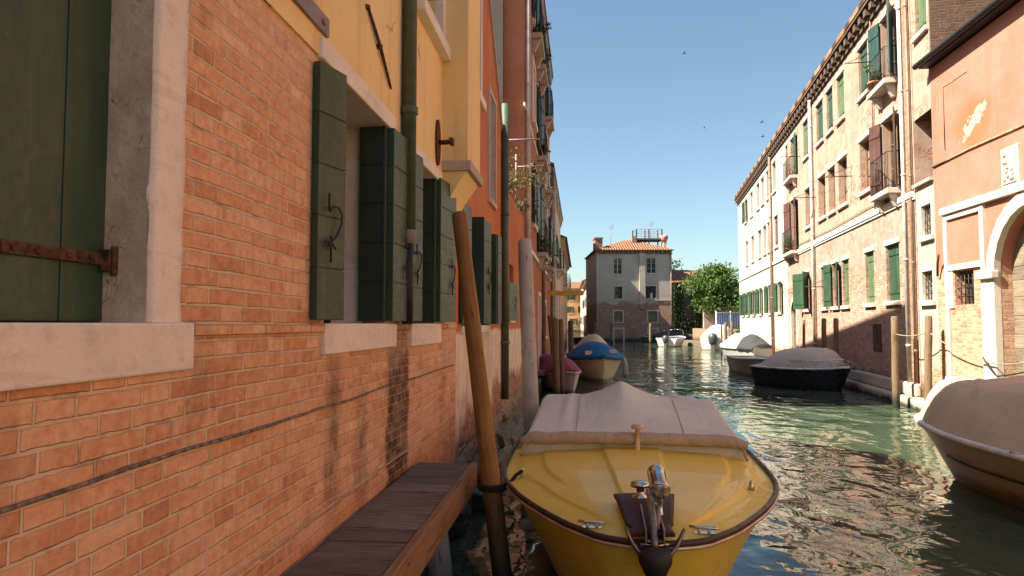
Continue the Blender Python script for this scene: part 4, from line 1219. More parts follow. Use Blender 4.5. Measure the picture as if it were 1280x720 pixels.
mb = MB(); mb.hexa([F.p(36, -3.2, 10.4), F.p(36.7, -3.2, 10.4), F.p(36.7, -2.5, 10.4), F.p(36, -2.5, 10.4)], [F.p(36, -3.2, 12.1), F.p(36.7, -3.2, 12.1), F.p(36.7, -2.5, 12.1), F.p(36, -2.5, 12.1)]); mb.build('chimney', M['old_brick'], wh)

# ------------------------------------------------------------------ narrow house with its brick recess
nh = thing('narrow_house', 'narrow grey beige house strip with a shaded brick recess between the peach and pink houses', 'house', F.p(14.4, 0, 0))
NW = [(14.12, 14.65, 3.62, 4.28, .22), (14.14, 14.72, 2.28, 2.9, .22)]
mb = MB(); wall_sheet(mb, F, 13.99, 14.96, -.7, 4.72, NW, back=-6, n0=-.01); mb.build('lower_wall', M['narrow_wall'], nh)
for h in NW: window(nh, F, *h[:4], h[4], surround=.09, grille=True, bars=False, fill='void', n0=-.01)
mb = MB(); mb.box(F, 13.99, 14.96, -6, -.9, 4.722, 6.2); mb.build('recess_wall', M['old_brick'], nh)
UH = [(14.1, 14.7, 7.95, 9.2, .2)]
mb = MB(); wall_sheet(mb, F, 13.99, 14.96, 6.2, 10.6, UH, back=-6, n0=-.012); mb.build('upper_wall', M['peach_wall'], nh)
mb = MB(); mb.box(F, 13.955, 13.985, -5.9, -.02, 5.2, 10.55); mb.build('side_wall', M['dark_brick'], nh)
window(nh, F, *UH[0][:4], .2, shutters='closed', smat='shutter_light', n0=-.012)
mb = MB(); mb.box(F, 13.99, 14.96, -.05, .07, 4.724, 4.79); mb.build('ledge', M['stone_dark'], nh)
mb = MB(); mb.box(F, 13.4, 14.96, -.02, .24, -.7, .24); mb.build('stone_base', M['quay'], nh, bevel=.05)
bk = thing('back_house', 'grey brown old brick house rising behind the pink house roof', 'house', F.p(9, -2, 0))
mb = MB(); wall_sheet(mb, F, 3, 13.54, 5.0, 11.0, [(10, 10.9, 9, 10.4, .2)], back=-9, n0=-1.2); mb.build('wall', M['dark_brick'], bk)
window(bk, F, 10, 10.9, 9, 10.4, .2, n0=-1.2, surround=.1)
r, g = gable_roof(bk, F, 3, 13.5, -1.2, -9, 11.02, 1.5); g.build('gable', M['dark_brick'], bk)

# ------------------------------------------------------------------ pink house, right bank, near
F = PINK
kh = thing('pink_house', 'salmon pink house with white stone bands and an arched boarded water door', 'house', F.p(8, 0, 0))
DOOR = (9.6, 11.75, .55, 3.72, .26, True)
PWN = (12.46, 13.12, 2.16, 2.80, .2)
mb = MB(); wall_sheet(mb, F, -10, 13.80, -.7, 7.0, [DOOR, PWN, (5.5, 6.3, 4.6, 6.0, .2), (1.5, 2.3, 4.6, 6.0, .2), (3.2, 4.0, 1.6, 3.0, .2), (-2.5, -1.7, 4.6, 6.0, .2)], back=-1.0); mb.build('wall', M['pink_wall'], kh)
arch_door(kh, F, DOOR, 'door_old', 'stone_white', .22)
window(kh, F, *PWN[:4], .2, grille=True, bars=False, fill='void', sill=False)
for a, b, c, d in ((5.5, 6.3, 4.6, 6.0), (1.5, 2.3, 4.6, 6.0), (3.2, 4.0, 1.6, 3.0), (-2.5, -1.7, 4.6, 6.0)): window(kh, F, a, b, c, d, .2, surround=.12, shutters='open', smat='shutter')
mb = MB(); mb.box(F, -10, 13.45, -.02, .09, 3.92, 4.06); mb.build('stone_band', M['stone_white'], kh, bevel=.01)
mb = MB(); u = .12
mb.box(F, 13.28, 13.40, -.02, .05, .45, 3.918); mb.box(F, 12.02, 12.14, -.02, .05, 2.78, 3.918); mb.box(F, 12.14, 13.28, -.02, .048, 2.82, 2.93); mb.box(F, 12.14, 13.28, -.02, .046, 3.81, 3.916)
mb.box(F, 13.14, 13.278, -.02, .03, 2.1, 2.818)
mb.build('panel_surround', M['stone_white'], kh, bevel=.006)
mb = MB(); mb.box(F, 11.74 + .225, 12.15, -.02, .055, .45, 2.77); mb.build('pilaster', M['stone_white'], kh, bevel=.01)
mb = MB(); mb.box(F, 11.7, 12.2, -.02, .12, 2.58, 2.72); mb.build('impost', M['stone_white'], kh, bevel=.02)
mb = MB(); mb.box(F, 12.2, 13.2, -.02, .2, .62, .80); mb.build('stone_shelf', M['stone_white'], kh, bevel=.02)
mb = MB(); mb.box(F, -10, 13.8, -.02, .26, -.7, .42); mb.build('stone_base', M['quay'], kh, bevel=.05)
mb = MB(); mb.box(F, 10.95, 11.42, -.01, .05, 4.06, 4.72); mb.box(F, 11.0, 11.37, .05, .07, 4.11, 4.67)
pl = mb.build('plaque', M['stone_white'], kh, bevel=.01)
mb = MB()
for i in range(14):
    s = 11.18 + rng.uniform(-.12, .12); z = 4.39 + rng.uniform(-.21, .21)
    mb.lathe(F.p(s, .068, z), [(0.0, 0), (.045, .003), (.03, .022), (0, .03)], F.nv, 8)
mb.build('plaque_relief', M['stone_dark'], pl)
mb = MB(); mb.tube([F.p(13.78, .012, 4.97), F.p(12.4, .014, 5.0), F.p(11, .012, 4.98), F.p(-10, .012, 4.98)], .022, 6); mb.build('plaster_ridge', M['pink_wall'], kh)
mb = MB(); mb.tube([F.p(13.3, .004, 5.2), F.p(13.3, .004, 6.45), F.p(12.45, .004, 6.45)], .012, 4); mb.build('plaster_ridge', M['pink_wall'], kh)
# worn patch where the plaster skin has come away, orange around it
def splotch(cs, cz, rx, rz, seed, N=56, rough=.5, shear=0.0):
    out = []
    for k in range(N):
        a = 2 * math.pi * k / N
        rr = 1 + rough * mnoise.noise(Vector((math.cos(a) * 1.6 + seed, math.sin(a) * 1.6, seed))) + rough * .6 * mnoise.noise(Vector((math.cos(a) * 5 + seed, math.sin(a) * 5, seed)))
        z = cz + rz * rr * math.sin(a)
        out.append((cs + rx * rr * math.cos(a) + shear * (z - cz), z))
    return out
mb = MB(); mb.tube([F.p(13.9, .24, 7.09), F.p(-10, .24, 7.09)], .06, 10); mb.box(F, -10, 13.86, -.05, .19, 7.03, 7.12); mb.build('gutter', M['iron'], kh)
mb = MB()
top = [F.p(13.80, .10, 7.03), F.p(-10, .10, 7.03), F.p(-10, -1.6, 7.5), F.p(13.80, -1.6, 7.5)]
mb.hexa(top, [p + Vector((0, 0, .1)) for p in top]); mb.build('roof', M['tiles'], kh)
mb = MB(); mb.tube([F.p(13.66, .05, 2.75), F.p(13.56, .09, 3.0), F.p(13.40, .14, 3.15)], .025, 6); mb.build('iron_bracket', M['rust'], kh)
mb = MB()
for i in range(5): mb.box(F, 10.0 + i * .32, 10.16 + i * .32, -.24, -.19, .56, 1.25)
mb.build('door_grate', M['door_old'], kh)
# ------------------------------------------------------------------ far end of the canal
F = FAR
fh = thing('grey_house', 'three storey grey pink house with hipped tile roof facing the viewer at the canal end', 'house', F.p(4, 0, 0))
FW = [(1.85, 2.75, 7.05, 8.75, .2), (5.35, 6.35, 7.15, 8.8, .2), (1.85, 2.75, 4.45, 5.75, .2), (5.2, 6.3, 4.5, 5.8, .2), (1.85, 2.75, 2.0, 3.15, .2), (5.45, 6.4, 2.0, 3.15, .2)]
mb = MB(); wall_sheet(mb, F, 0, 8.0, -.7, 9.3, FW, back=-10); mb.build('wall', M['far_wall'], fh)
for i, h in enumerate(FW):
    window(fh, F, *h[:4], .2, surround=.12 if i > 1 else 0, stone='stone_white', fill='blind' if i > 3 else 'glass', frame='frame_pale' if i < 2 else 'frame', bars=i != 3)
for a, b in ((1.85, 2.8), (5.45, 6.4)):
    mb = MB(); mb.box(F, a - .14, a, -.02, .03, -.1, 1.3); mb.box(F, b, b + .14, -.02, .03, -.1, 1.3); mb.box(F, a - .14, b + .14, -.02, .032, 1.3, 1.42)
    mb.build('blocked_opening_frame', M['stone_white'], fh)
mb = MB(); mb.box(F, 4.55, 5.15, -.02, .22, 3.4, 9.3); mb.build('chimney_breast', M['far_wall'], fh)
mb = MB(); mb.box(F, -.05, 8.05, -.02, .07, 4.25, 4.36); mb.build('string_course', M['stone_dark'], fh)
cornice(fh, F, -.1, 8.1, 9.62, .35, .45, mat='old_brick')
mb = MB(); mb.box(F, 0, 8, -10, .0, 9.302, 9.6); mb.build('eave_wall', M['old_brick'], fh)
mb = MB()
e = [F.p(-.25, .45, 9.62), F.p(8.25, .45, 9.62), F.p(8.25, -10.2, 9.62), F.p(-.25, -10.2, 9.62)]
rd = [F.p(3.6, -4.0, 11.15), F.p(4.6, -4.0, 11.15), F.p(4.6, -6.5, 11.15), F.p(3.6, -6.5, 11.15)]
for i in range(4):
    j = (i + 1) % 4
    L = (e[j] - e[i]).length
    mb.face([e[i], e[j], rd[j], rd[i]], [(0, 0), (L, 0), (L * .55, 4.6), (L * .45, 4.6)], Vector((0, 0, 1)))
mb.face(rd, None, Vector((0, 0, 1))); mb.face(e, None, Vector((0, 0, -1)))
mb.build('roof', M['tiles'], fh)
mb = MB(); mb.box(F, -.05, .75, -2.2, -.4, 9.6, 10.9); mb.box(F, -.12, .82, -2.27, -.33, 10.9, 11.02); mb.build('chimney', M['old_brick'], fh)
mb = MB(); mb.box(F, 7.25, 7.6, -.9, -.55, 9.65, 10.5); cm = mb.build('chimney', M['stone_white'], fh)
mb = MB(); mb.lathe(F.p(7.42, -.72, 10.5), [(.2, 0), (.42, .55), (.36, .75), (.2, .8)], seg=12); mb.build('chimney_pot', M['pink_pot'], cm)
mb = MB(); mb.box(F, 4.3, 4.8, -3.4, -2.7, 10.2, 11.4); mb.build('chimney', M['old_brick'], fh)
pipe(fh, F, 7.9, .08, .2, 9.3, .06, 'drain_brown'); pipe(fh, F, .1, .08, .2, 9.3, .06, 'drain_pale')
mb = MB(); mb.box(F, 5.72, 5.98, -.17, -.13, 4.52, 4.95); mb.lathe(F.p(5.85, -.15, 4.95), [(.13, 0), (.11, .1), (.03, .16)], seg=8); mb.build('curtain', M['canvas_white'], fh)
# altana: roof terrace of posts and rails
al = thing('roof_terrace', 'weathered timber roof terrace on posts above the tiled roof of the grey house', 'roof terrace', F.p(6, -5, 10.2))
mb = MB()
for s in (4.9, 6.3, 7.75):
    for n in (-5.6, -3.4): mb.box(F, s - .06, s + .06, n - .06, n + .06, 9.9, 12.5 if n < -5 else 12.3)
mb.build('posts', M['pole_dark'], al)['label'] = 'grey timber posts'
mb = MB(); mb.box(F, 4.7, 7.95, -5.8, -3.2, 11.15, 11.30); mb.build('deck', M['dock'], al)
mb = MB()
for z in (11.9, 12.4):
    mb.box(F, 4.8, 7.85, -3.43, -3.37, z - .1, z - .05); mb.box(F, 4.8, 7.85, -5.63, -5.57, z - .1, z - .05)
for k in range(7): s = 5.0 + k * .45; mb.box(F, s, s + .025, -3.425, -3.395, 11.3, 12.3)
mb.build('railing', M['pole_grey'], al)
def antenna(s, n, z, h, label, FF=F):
    q = MB(); q.bar(FF.p(s, n, z), FF.p(s, n, z + h), .025)
    for k in range(5): q.bar(FF.p(s - .45 + .06 * k, n, z + h - .12 * k), FF.p(s + .45 - .06 * k, n, z + h - .12 * k), .014, 4)
    one(q, 'antenna', M['lead'], label, 'antenna', 'roof antennas')
antenna(2.3, -5, 10.4, 2.6, 'thin antenna on the left slope of the grey house roof')
antenna(6.9, -5.4, 11.4, 2.0, 'thin antenna standing on the timber roof terrace')

# row along the narrow side canal left of the grey house
def plain_house(name, label, F, s0, s1, H, depth, mat, zs, step, seed, shut='shutter_dark', roof=True, first=1.2, wd=.9):
    rg = random.Random(seed)
    h = thing(name, label, 'house', F.p((s0 + s1) / 2, 0, 0))
    hs = []
    for z in zs:
        s = s0 + first
        while s + wd < s1 - .4:
            hs.append((s, s + wd, z, z + 1.4, .2)); s += step * rg.uniform(.85, 1.15)
    q = MB(); wall_sheet(q, F, s0, s1, -.7, H, hs, back=-depth); q.build('wall', M[mat], h)
    for a in hs: window(h, F, *a[:4], .2, surround=.1, shutters='open' if rg.random() < .5 else None, smat=shut, leafw=.4, fill=rg.choice(['glass', 'void', 'blind']))
    cornice(h, F, s0, s1, H, .25, .5)
    if roof:
        r, g = gable_roof(h, F, s0, s1, .05, -depth, H + .02, 1.5); g.build('gable', M[mat], h)
    return h
SIDE = Frame(8.9, 72, .078, 1, 1)
SIDE.o = Vector((8.9, 72, 0)); SIDE.nv = -SIDE.nv
plain_house('cream_house', 'narrow cream house just behind the grey house along the side canal', SIDE, 10.3, 24, 8.6, 7, 'cream_wall', (1.8, 4.6, 6.6), 3.2, 1)
plain_house('rose_house', 'rose coloured house second back along the side canal, right bank', SIDE, 24.2, 44, 7.8, 7, 'rose_wall', (1.8, 4.6), 4, 2)
plain_house('cream_house', 'tall pale house farthest back along the side canal, right bank', SIDE, 44.2, 75, 9.2, 7, 'white_wall', (1.8, 4.6, 7), 4, 3)
LB = Frame(3.35, 62, .075, 1, 1)
plain_house('orange_house', 'tall orange plastered house on the left bank of the narrow side canal', LB, .2, 24, 15.2, 7, 'orange_wall', (1.8, 4.6, 7.4, 10.2, 12.8), 4, 4)
plain_house('cream_house', 'cream house on the left bank of the narrow side canal, beyond the orange one', LB, 24.2, 60, 8.2, 7, 'cream_wall', (1.8, 4.6), 4, 5)
END = Frame(6, 148, 1, 0, 1)
plain_house('orange_house', 'sunlit orange house closing the far end of the side canal', END, 0, 13, 9.5, 8, 'orange_wall', (1.6, 4.2, 7), 2.6, 6)

# garden behind the right bank
mb = MB(); mb.box(WORLD, 17.2, 60, -140, -47.0, -1.2, .35); mb.box(WORLD, 14.9, 17.2, -66, -50, -1.2, .30); structure(mb, 'garden_ground', M['earth'])
gw = Frame(16.9, 72, 1, 0, 1)
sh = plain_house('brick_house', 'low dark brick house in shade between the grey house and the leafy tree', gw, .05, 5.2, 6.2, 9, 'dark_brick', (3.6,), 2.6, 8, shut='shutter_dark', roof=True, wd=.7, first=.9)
iv = MB(); rg = random.Random(77)
for i in range(4200):
    s = rg.uniform(.1, 5.1); z = rg.uniform(.6, 6.1)
    if mnoise.noise(Vector((s * .9, z * .7, 5))) + .25 - .03 * z > 0: iv.leaf(gw.p(s, rg.uniform(.04, .30), z), .26, rg)
one(iv, 'ivy', M['leaf_dark'], 'dark ivy covering the shaded low brick house behind the tree', 'plant')
GWF = Frame(15.9, 64.5, 1, -.02, 1)
mb = MB(); mb.box(GWF, 2.2, 6.0, -.35, 0, -.7, 3.3); mb.box(GWF, 2.15, 6.05, -.4, .05, 3.3, 3.42)
one(mb, 'garden_wall', M['rose_wall'], 'sunlit pale plastered garden wall under the tree on the right', 'wall')
mb = MB(); mb.box(WORLD, 16.9, 17.25, -64, -47, -.7, 1.4); one(mb, 'quay_wall', M['old_brick'], 'low brick quay wall by the white moored boats', 'wall')
# blue railing gate
bg = thing('blue_gate', 'blue painted metal gate between the garden wall and the cream white house', 'gate', at(914, 415, 52))
mb = MB()
G = Frame(0, 0, 1, 0, 1); G.o = Vector((15.55, 52, 0)); G.d = Vector((.93, .36, 0)).normalized(); G.nv = Vector((.36, -.93, 0)).normalized()
for s in (0, 1.35, 2.7): mb.box(G, s - .04, s + .04, -.04, .04, .3, 2.8)
mb.box(G, 0, 2.7, -.03, .03, 2.62, 2.7); mb.box(G, 0, 2.7, -.03, .03, .5, .58)
mb.build('gate_frame', M['white_plastic'], bg)
mb = MB()
for k in range(13): s = .08 + k * .21; mb.box(G, s, s + .13, -.015, .015, .58, 2.62)
mb.build('panel', M['blue_paint'], bg)

def tree(name, label, base, h, crown, n, size, mat, seed, trunk=.22, group=None):
    """crown: list of (offset, radii) clumps"""
    rg = random.Random(seed)
    t = thing(name, label, 'tree', base)
    q = MB(); b = Vector(base)
    top = b + Vector((0, 0, h * .45))
    q.tube([b - Vector((0, 0, .3)), b + Vector((.1, 0, h * .2)), top], [trunk * 1.3, trunk, trunk * .75], 8)
    for off, rad in crown:
        c = b + Vector(off)
        m = top.lerp(c, .5) + Vector((rg.uniform(-.3, .3), rg.uniform(-.3, .3), .2))
        q.tube([top - Vector((0, 0, .4)), m, c], [trunk * .5, trunk * .32, trunk * .1], 6)
    q.build('trunk', M['bark'], t)
    q = MB()
    tot = sum(r[0] * r[1] * r[2] for _, r in crown)
    for off, rad in crown:
        c = b + Vector(off)
        k = int(n * rad[0] * rad[1] * rad[2] / tot)
        subs = []
        for i in range(max(6, k // 60)):
            d = Vector((rg.gauss(0, 1), rg.gauss(0, 1), rg.gauss(0, 1))).normalized() * rg.uniform(.35, 1.05)
            subs.append(c + Vector((d.x * rad[0], d.y * rad[1], d.z * rad[2])))
        for i in range(k):
            s = rg.choice(subs); sp = .30 * min(rad)
            q.leaf(s + Vector((rg.gauss(0, sp), rg.gauss(0, sp), rg.gauss(0, sp * .7))), size, rg)
    q.build('crown', M[mat], t)
    return t
tree('fig_tree', 'broad bushy green tree leaning over the sunlit garden wall', (19.2, 66, .6), 7.6,
     [((-.4, 0, 4.6), (1.9, 1.8, 1.6)), ((.9, -.3, 5.6), (1.7, 1.7, 1.3)), ((-.3, -1.2, 3.2), (1.5, 1.2, 1.1)), ((2.0, 0, 4.0), (1.6, 1.6, 1.6)), ((.6, -.6, 6.2), (1.2, 1.2, .8)), ((1.5, -1.0, 2.9), (1.4, 1.2, 1.0))], 9000, .30, 'leaf', 21)
tree('small_tree', 'small dark tree top behind the corner of the grey house roof', (19.6, 84, .3), 9.0, [((0, 0, 8.2), (1.3, 1.2, 1.3)), ((.8, 0, 7.2), (1.2, 1.1, 1.1))], 1600, .3, 'leaf_dark', 22)
def shrub(label, base, rad, n, size, mat, seed, pot=None, group=None, stem=.4):
    rg = random.Random(seed)
    t = thing('potted_plant' if pot else 'shrub', label, 'plant', base, group=group)
    b = Vector(base); z = 0
    if pot:
        q = MB(); q.lathe(b, [(pot * .7, 0), (pot, pot * 1.5), (pot * 1.12, pot * 1.5), (pot * 1.12, pot * 1.8), (pot * .9, pot * 1.8)], seg=12); q.build('pot', M['terracotta'], t); z = pot * 1.6
    q = MB()
    for i in range(5): q.bar(b + Vector((0, 0, z * .8)), b + Vector((rg.uniform(-.5, .5) * rad[0], rg.uniform(-.5, .5) * rad[1], z + rad[2])), .008 if pot else .015, 4)
    q.build('stems', M['bark'], t)
    q = MB(); c = b + Vector((0, 0, z + rad[2]))
    subs = [c + Vector((rg.gauss(0, .5) * rad[0], rg.gauss(0, .5) * rad[1], rg.gauss(0, .5) * rad[2])) for _ in range(9)]
    for i in range(n):
        s = rg.choice(subs)
        q.leaf(s + Vector((rg.gauss(0, .22) * rad[0], rg.gauss(0, .22) * rad[1], rg.gauss(0, .22) * rad[2])), size, rg)
    q.build('foliage', M[mat], t)
    return t
p = at(921, 412, 47.5); shrub('green bush at the quay corner beside the cream white house', (16.0, 48.2, .3), (.6, .5, .7), 500, .14, 'leaf', 31)
pf = LEFT
shrub('dry trailing creeper on top of the red parapet', pf.p(11.4, -.05, 3.9), (.45, .22, .3), 600, .055, 'leaf_dry', 32)
shrub('green creeper clump at the end of the red parapet beside the washing rack', pf.p(13.3, -.05, 3.95), (.4, .22, .25), 400, .055, 'leaf_dark', 33)
gpl = 'plants on balconies'
shrub('potted plant on the lowest balcony of the brown house', pf.p(19.4, .13, 3.75), (.2, .12, .2), 160, .08, 'leaf_pot', 34, .11, gpl)
shrub('bushy potted plant on the middle balcony of the brown house', pf.p(19.2, .13, 6.40), (.2, .13, .22), 180, .08, 'leaf_pot', 35, .11, gpl)
shrub('dark potted plant on the top balcony of the brown house', pf.p(19.5, .13, 8.95), (.2, .13, .25), 180, .08, 'leaf_dark', 36, .11, gpl)
shrub('potted plant on the small upper side balcony of the brown house', pf.p(17.3, .13, 9.0), (.2, .13, .25), 200, .08, 'leaf_dark', 37, .11, gpl)
shrub('potted plant hanging on the topmost balcony of the peach house', RIGHT.p(16.85, .18, 7.5), (.24, .2, .22), 180, .07, 'leaf_pot', 38, .14, gpl)
shrub('potted plant on the plum shuttered balcony of the peach house', RIGHT.p(28.0, .16, 4.66), (.22, .2, .22), 140, .08, 'leaf_pot', 39, .11, gpl)

# ------------------------------------------------------------------ landing and poles
F = LEFT
wlg = thing('wooden_landing', 'dark plank landing stage fixed along the brick wall', 'landing', F.p(2.5, .2, 0))
mb = MB(); s = 4.86; rg = random.Random(3)
while s > -2:
    w = rg.uniform(.19, .27); dz = rg.uniform(-.004, .004)
    mb.hexa([F.p(s - w + .006, .03, .795 + dz), F.p(s, .03, .795 + dz), F.p(s, .40 + rg.uniform(-.004, .004), .795 + dz), F.p(s - w + .006, .40, .795 + dz)],
            [F.p(s - w + .006, .03, .835 + dz), F.p(s, .03, .835 + dz), F.p(s, .40, .835 + dz), F.p(s - w + .006, .40, .835 + dz)])
    s -= w
def plankuv(mb):
    # grain along n: rewrite UVs in the wall's own axes
    for fi, f in enumerate(mb.f):
        mb.uv[fi] = [((mb.v[i] - F.o).dot(F.d), (mb.v[i] - F.o).dot(F.nv) + mb.v[i].z * .7) for i in f]
plankuv(mb)
mb.build('deck_boards', M['dock'], wlg, bevel=.005)
mb = MB(); mb.box(F, -2, 4.87, .403, .447, .675, .842); mb.build('edge_board', M['dock_edge'], wlg, bevel=.006)
mb = MB(); mb.box(F, 4.72, 4.84, .0, .40, .68, .79); mb.box(F, 2.6, 2.72, 0, .40, .68, .79); mb.box(F, .6, .72, 0, .4, .68, .79); mb.build('cross_beam', M['dock_edge'], wlg)
for s0 in (4.15, 1.9, -.2):
    mb = MB(); mb.tube([F.p(s0 - .06, .30, .72), F.p(s0 - .2, .55, -1.0)], .075, 14); mb.build('support_post', M['pole_grey'], wlg)

GP = 'wooden mooring poles'
def pole(label, px, py_base, py_top, wpx, mat, lean=(0, 0), Y=None, cap=None, px_top=None, name='mooring_pole', zb=-1.4):
    b = on_water(px, py_base) if Y is None else (at(px, 405, Y) * 1.0) if Y is not None and py_base is None else at(px, py_base, Y)
    y = b.y
    tp = at(px_top if px_top is not None else px, py_top, y + lean[1])
    r = wpx / 2 / FPX * y
    d = (tp - b)
    q = MB(); bb = b + d * ((zb - b.z) / d.z)
    N = 9; rg = random.Random(int(px * 7))
    pts = []; rs = []
    for i in range(N + 1):
        f = i / N
        p = bb.lerp(tp, f) + Vector((rg.uniform(-1, 1), rg.uniform(-1, 1), 0)) * r * .10 * (1 if 0 < i < N else 0)
        pts.append(p); rs.append(r * (1.06 - .12 * f) * rg.uniform(.97, 1.03))
    dn = d.normalized()
    pts += [tp + dn * r * .25, tp + dn * r * .4]; rs += [r * .8, r * .4]
    q.tube(pts, rs, 14)
    o = q.build('x', M[mat], None)
    me = o.data; org = Vector((b.x, b.y, 0))
    me.transform(Matrix.Translation(-org)); o.location = org; o.name = name; me.name = name
    tag(o, label, 'pole', GP)
    return o, bb, tp, r
# big leaning pole by the landing
q = MB(); a = at(574, 268, 4.62); b = at(631, 745, 4.25); d = (b - a); e = a + d * ((-1.2 - a.z) / d.z)
pts = [a.lerp(e, i / 12) for i in range(13)]; rs = [.050 + .020 * i / 12 + random.Random(i).uniform(-.0015, .0015) for i in range(13)]
q.tube([a - d.normalized() * .012] + pts, [.038] + rs, 18)
BIGPOLE = (a, e)
one(q, 'mooring_pole', M['pole'], 'thick orange brown mooring pole leaning over the end of the plank landing', 'pole', GP, origin=Vector((e.x, e.y, -1.2)))
q = MB(); a2 = at(656, 303, 8.6); b2 = at(665, 540, 8.5); d = b2 - a2; e2 = a2 + d * ((-1.2 - a2.z) / d.z)
q.tube([a2 - d.normalized() * .05, a2 - d.normalized() * .04, a2] + [a2.lerp(e2, i / 8) for i in range(1, 9)], [.03, .068, .086] + [.088 + .018 * i / 8 for i in range(1, 9)], 20)
one(q, 'mooring_pole', M['pole_grey'], 'smooth grey round topped mooring pole beside the left wall', 'pole', GP, origin=Vector((e2.x, e2.y, -1.2)))
pole('left pole of the twin brown pair in front of the magenta covered boat', 696, 501, 399, 8.5, 'pole_brown', px_top=694)
pole('right pole of the twin brown pair in front of the magenta covered boat', 703.5, 499, 400, 6.5, 'pole_brown', px_top=701)
pole('dark slim pole behind the blue covered boat near the left bank', 714, 455, 402, 7, 'pole_dark', px_top=713)
pole('dark crooked pole leaning on the left wall behind the grey pole', 681, 480, 376, 5, 'pole_dark', px_top=671, lean=(0, -.3))
pole('rough dark pole standing close to the left wall, second behind the grey pole', 679, 474, 384, 6, 'pole_dark', px_top=680)
pole('thin dark pole tilted towards the wall beside the twin brown poles', 694, 476, 395, 3.5, 'pole_dark', px_top=686)
pole('short thick pole standing left of the grey house by the side canal', 744, 428, 404, 4, 'pole_brown')
pole('pole at the left foot of the grey house', 764.5, 428.5, 404, 3.5, 'pole_brown')
pole('thin pole before the middle of the grey house', 792.5, 428, 413, 2.2, 'pole_brown')
pole('stout pole before the grey house, between its two small boats', 813, 430, 405, 3.5, 'pole_brown')
pole('thin dark pole, leftmost of the cluster by the white boat', 902, 446, 406, 2.2, 'pole_dark')
pole('stout reddish pole in the middle of the cluster by the white boat', 907, 447, 404, 4, 'pole_brown')
pole('stout reddish pole at the right of the cluster by the white boat', 914.5, 447.5, 403, 4.2, 'pole_brown')
pole('slim pole before the arched door of the peach house', 1005, 470, 400, 3.5, 'pole_brown')
pole('left one of the two brown poles behind the navy boat', 1030, 479, 399, 6, 'pole_brown')
pole('right one of the two brown poles behind the navy boat', 1045, 484, 399, 6.5, 'pole_brown')
P1 = pole('tall tan mooring pole standing clear in the water before the peach house', 1120, 510, 397, 8.5, 'pole_brown', px_top=1118)
P2 = pole('brown mooring pole at the foot of the narrow house beside the pink house', 1160.5, 520, 396, 9, 'pole_brown')
# ropes
def rope(label, pts, r=.011, mat='rope', sag=0.0, name='mooring_rope'):
    q = MB(); out = []
    for i in range(len(pts) - 1):
        for k in range(8):
            f = k / 8; p = pts[i].lerp(pts[i + 1], f); p.z -= sag * 4 * f * (1 - f); out.append(p)
    out.append(pts[-1]); q.tube(out, r, 6)
    return one(q, name, M[mat], label, 'rope')
rope('thin pale rope strung between the two brown poles before the pink house and its wall', [P1[2] - Vector((0, 0, .35)), P2[2] - Vector((0, 0, .3)), PINK.p(12.0, .12, 1.15), PINK.p(10.6, .12, 1.25)], .012, 'rope_pale', .06)
rope('dark slack rope hanging across the pink house water door', [PINK.p(12.0, .13, 1.22), PINK.p(11.2, .35, .95), PINK.p(9.9, .2, 1.25)], .012, 'rope', .03)
# yellow beam
yb = MB(); G = Frame(0, 0, 1, 0, 1); c = LEFT.p(25.0, 0, 0); G.o = c
yb.box(G, -.05, 1.28, -.07, .07, 2.84, 3.01)
one(yb, 'yellow_beam', M['yellow_paint'], 'yellow painted beam sticking out from the left wall over the water', 'beam', origin=c + Vector((.6, 0, 2.84)))
# birds
gb = 'birds in the sky'
for i, (px, py, Y, lab) in enumerate(((855, 67, 60, 'small dark bird high in the sky near the top centre'), (880, 160, 80, 'tiny dark bird alone at mid height in the sky'), (952, 153, 55, 'upper of two tiny birds near the white house roof'), (953, 171, 55, 'lower of two tiny birds near the white house roof'))):
    c = at(px, py, Y); q = MB()
    q.tube([c + Vector((-.14, 0, 0)), c + Vector((-.05, 0, .01)), c + Vector((.06, 0, .01)), c + Vector((.16, 0, .0))], [.01, .04, .04, .01], 6)
    for sg in (1, -1): q.hexa([c + Vector((-.04, sg * .02, .02)), c + Vector((.05, sg * .02, .02)), c + Vector((.0, sg * .32, .10)), c + Vector((-.04, sg * .30, .10))], [c + Vector((-.04, sg * .02, .008)), c + Vector((.05, sg * .02, .008)), c + Vector((.0, sg * .32, .093)), c + Vector((-.04, sg * .30, .093))])
    one(q, 'bird', M['bird'], lab, 'bird', gb)

# ------------------------------------------------------------------ boats
def interp(tab, t):
    if t <= tab[0][0]: return tab[0][1]
    for i in range(len(tab) - 1):
        (a, va), (b, vb) = tab[i], tab[i + 1]
        if t <= b:
            # cubic hermite on neighbouring slopes
            sl = (vb - va) / (b - a)
            m0 = sl if i == 0 else .5 * (sl + (va - tab[i - 1][1]) / (a - tab[i - 1][0]))
            m1 = sl if i + 2 >= len(tab) else .5 * (sl + (tab[i + 2][1] - vb) / (tab[i + 2][0] - b))
            h = b - a; x = (t - a) / h
            return (2 * x**3 - 3 * x * x + 1) * va + (x**3 - 2 * x * x + x) * h * m0 + (-2 * x**3 + 3 * x * x) * vb + (x**3 - x * x) * h * m1
    return tab[-1][1]
STD = [(0, 0), (.02, .17), (.06, .36), (.13, .59), (.22, .79), (.34, .93), (.5, 1), (.75, .98), (1, .88)]

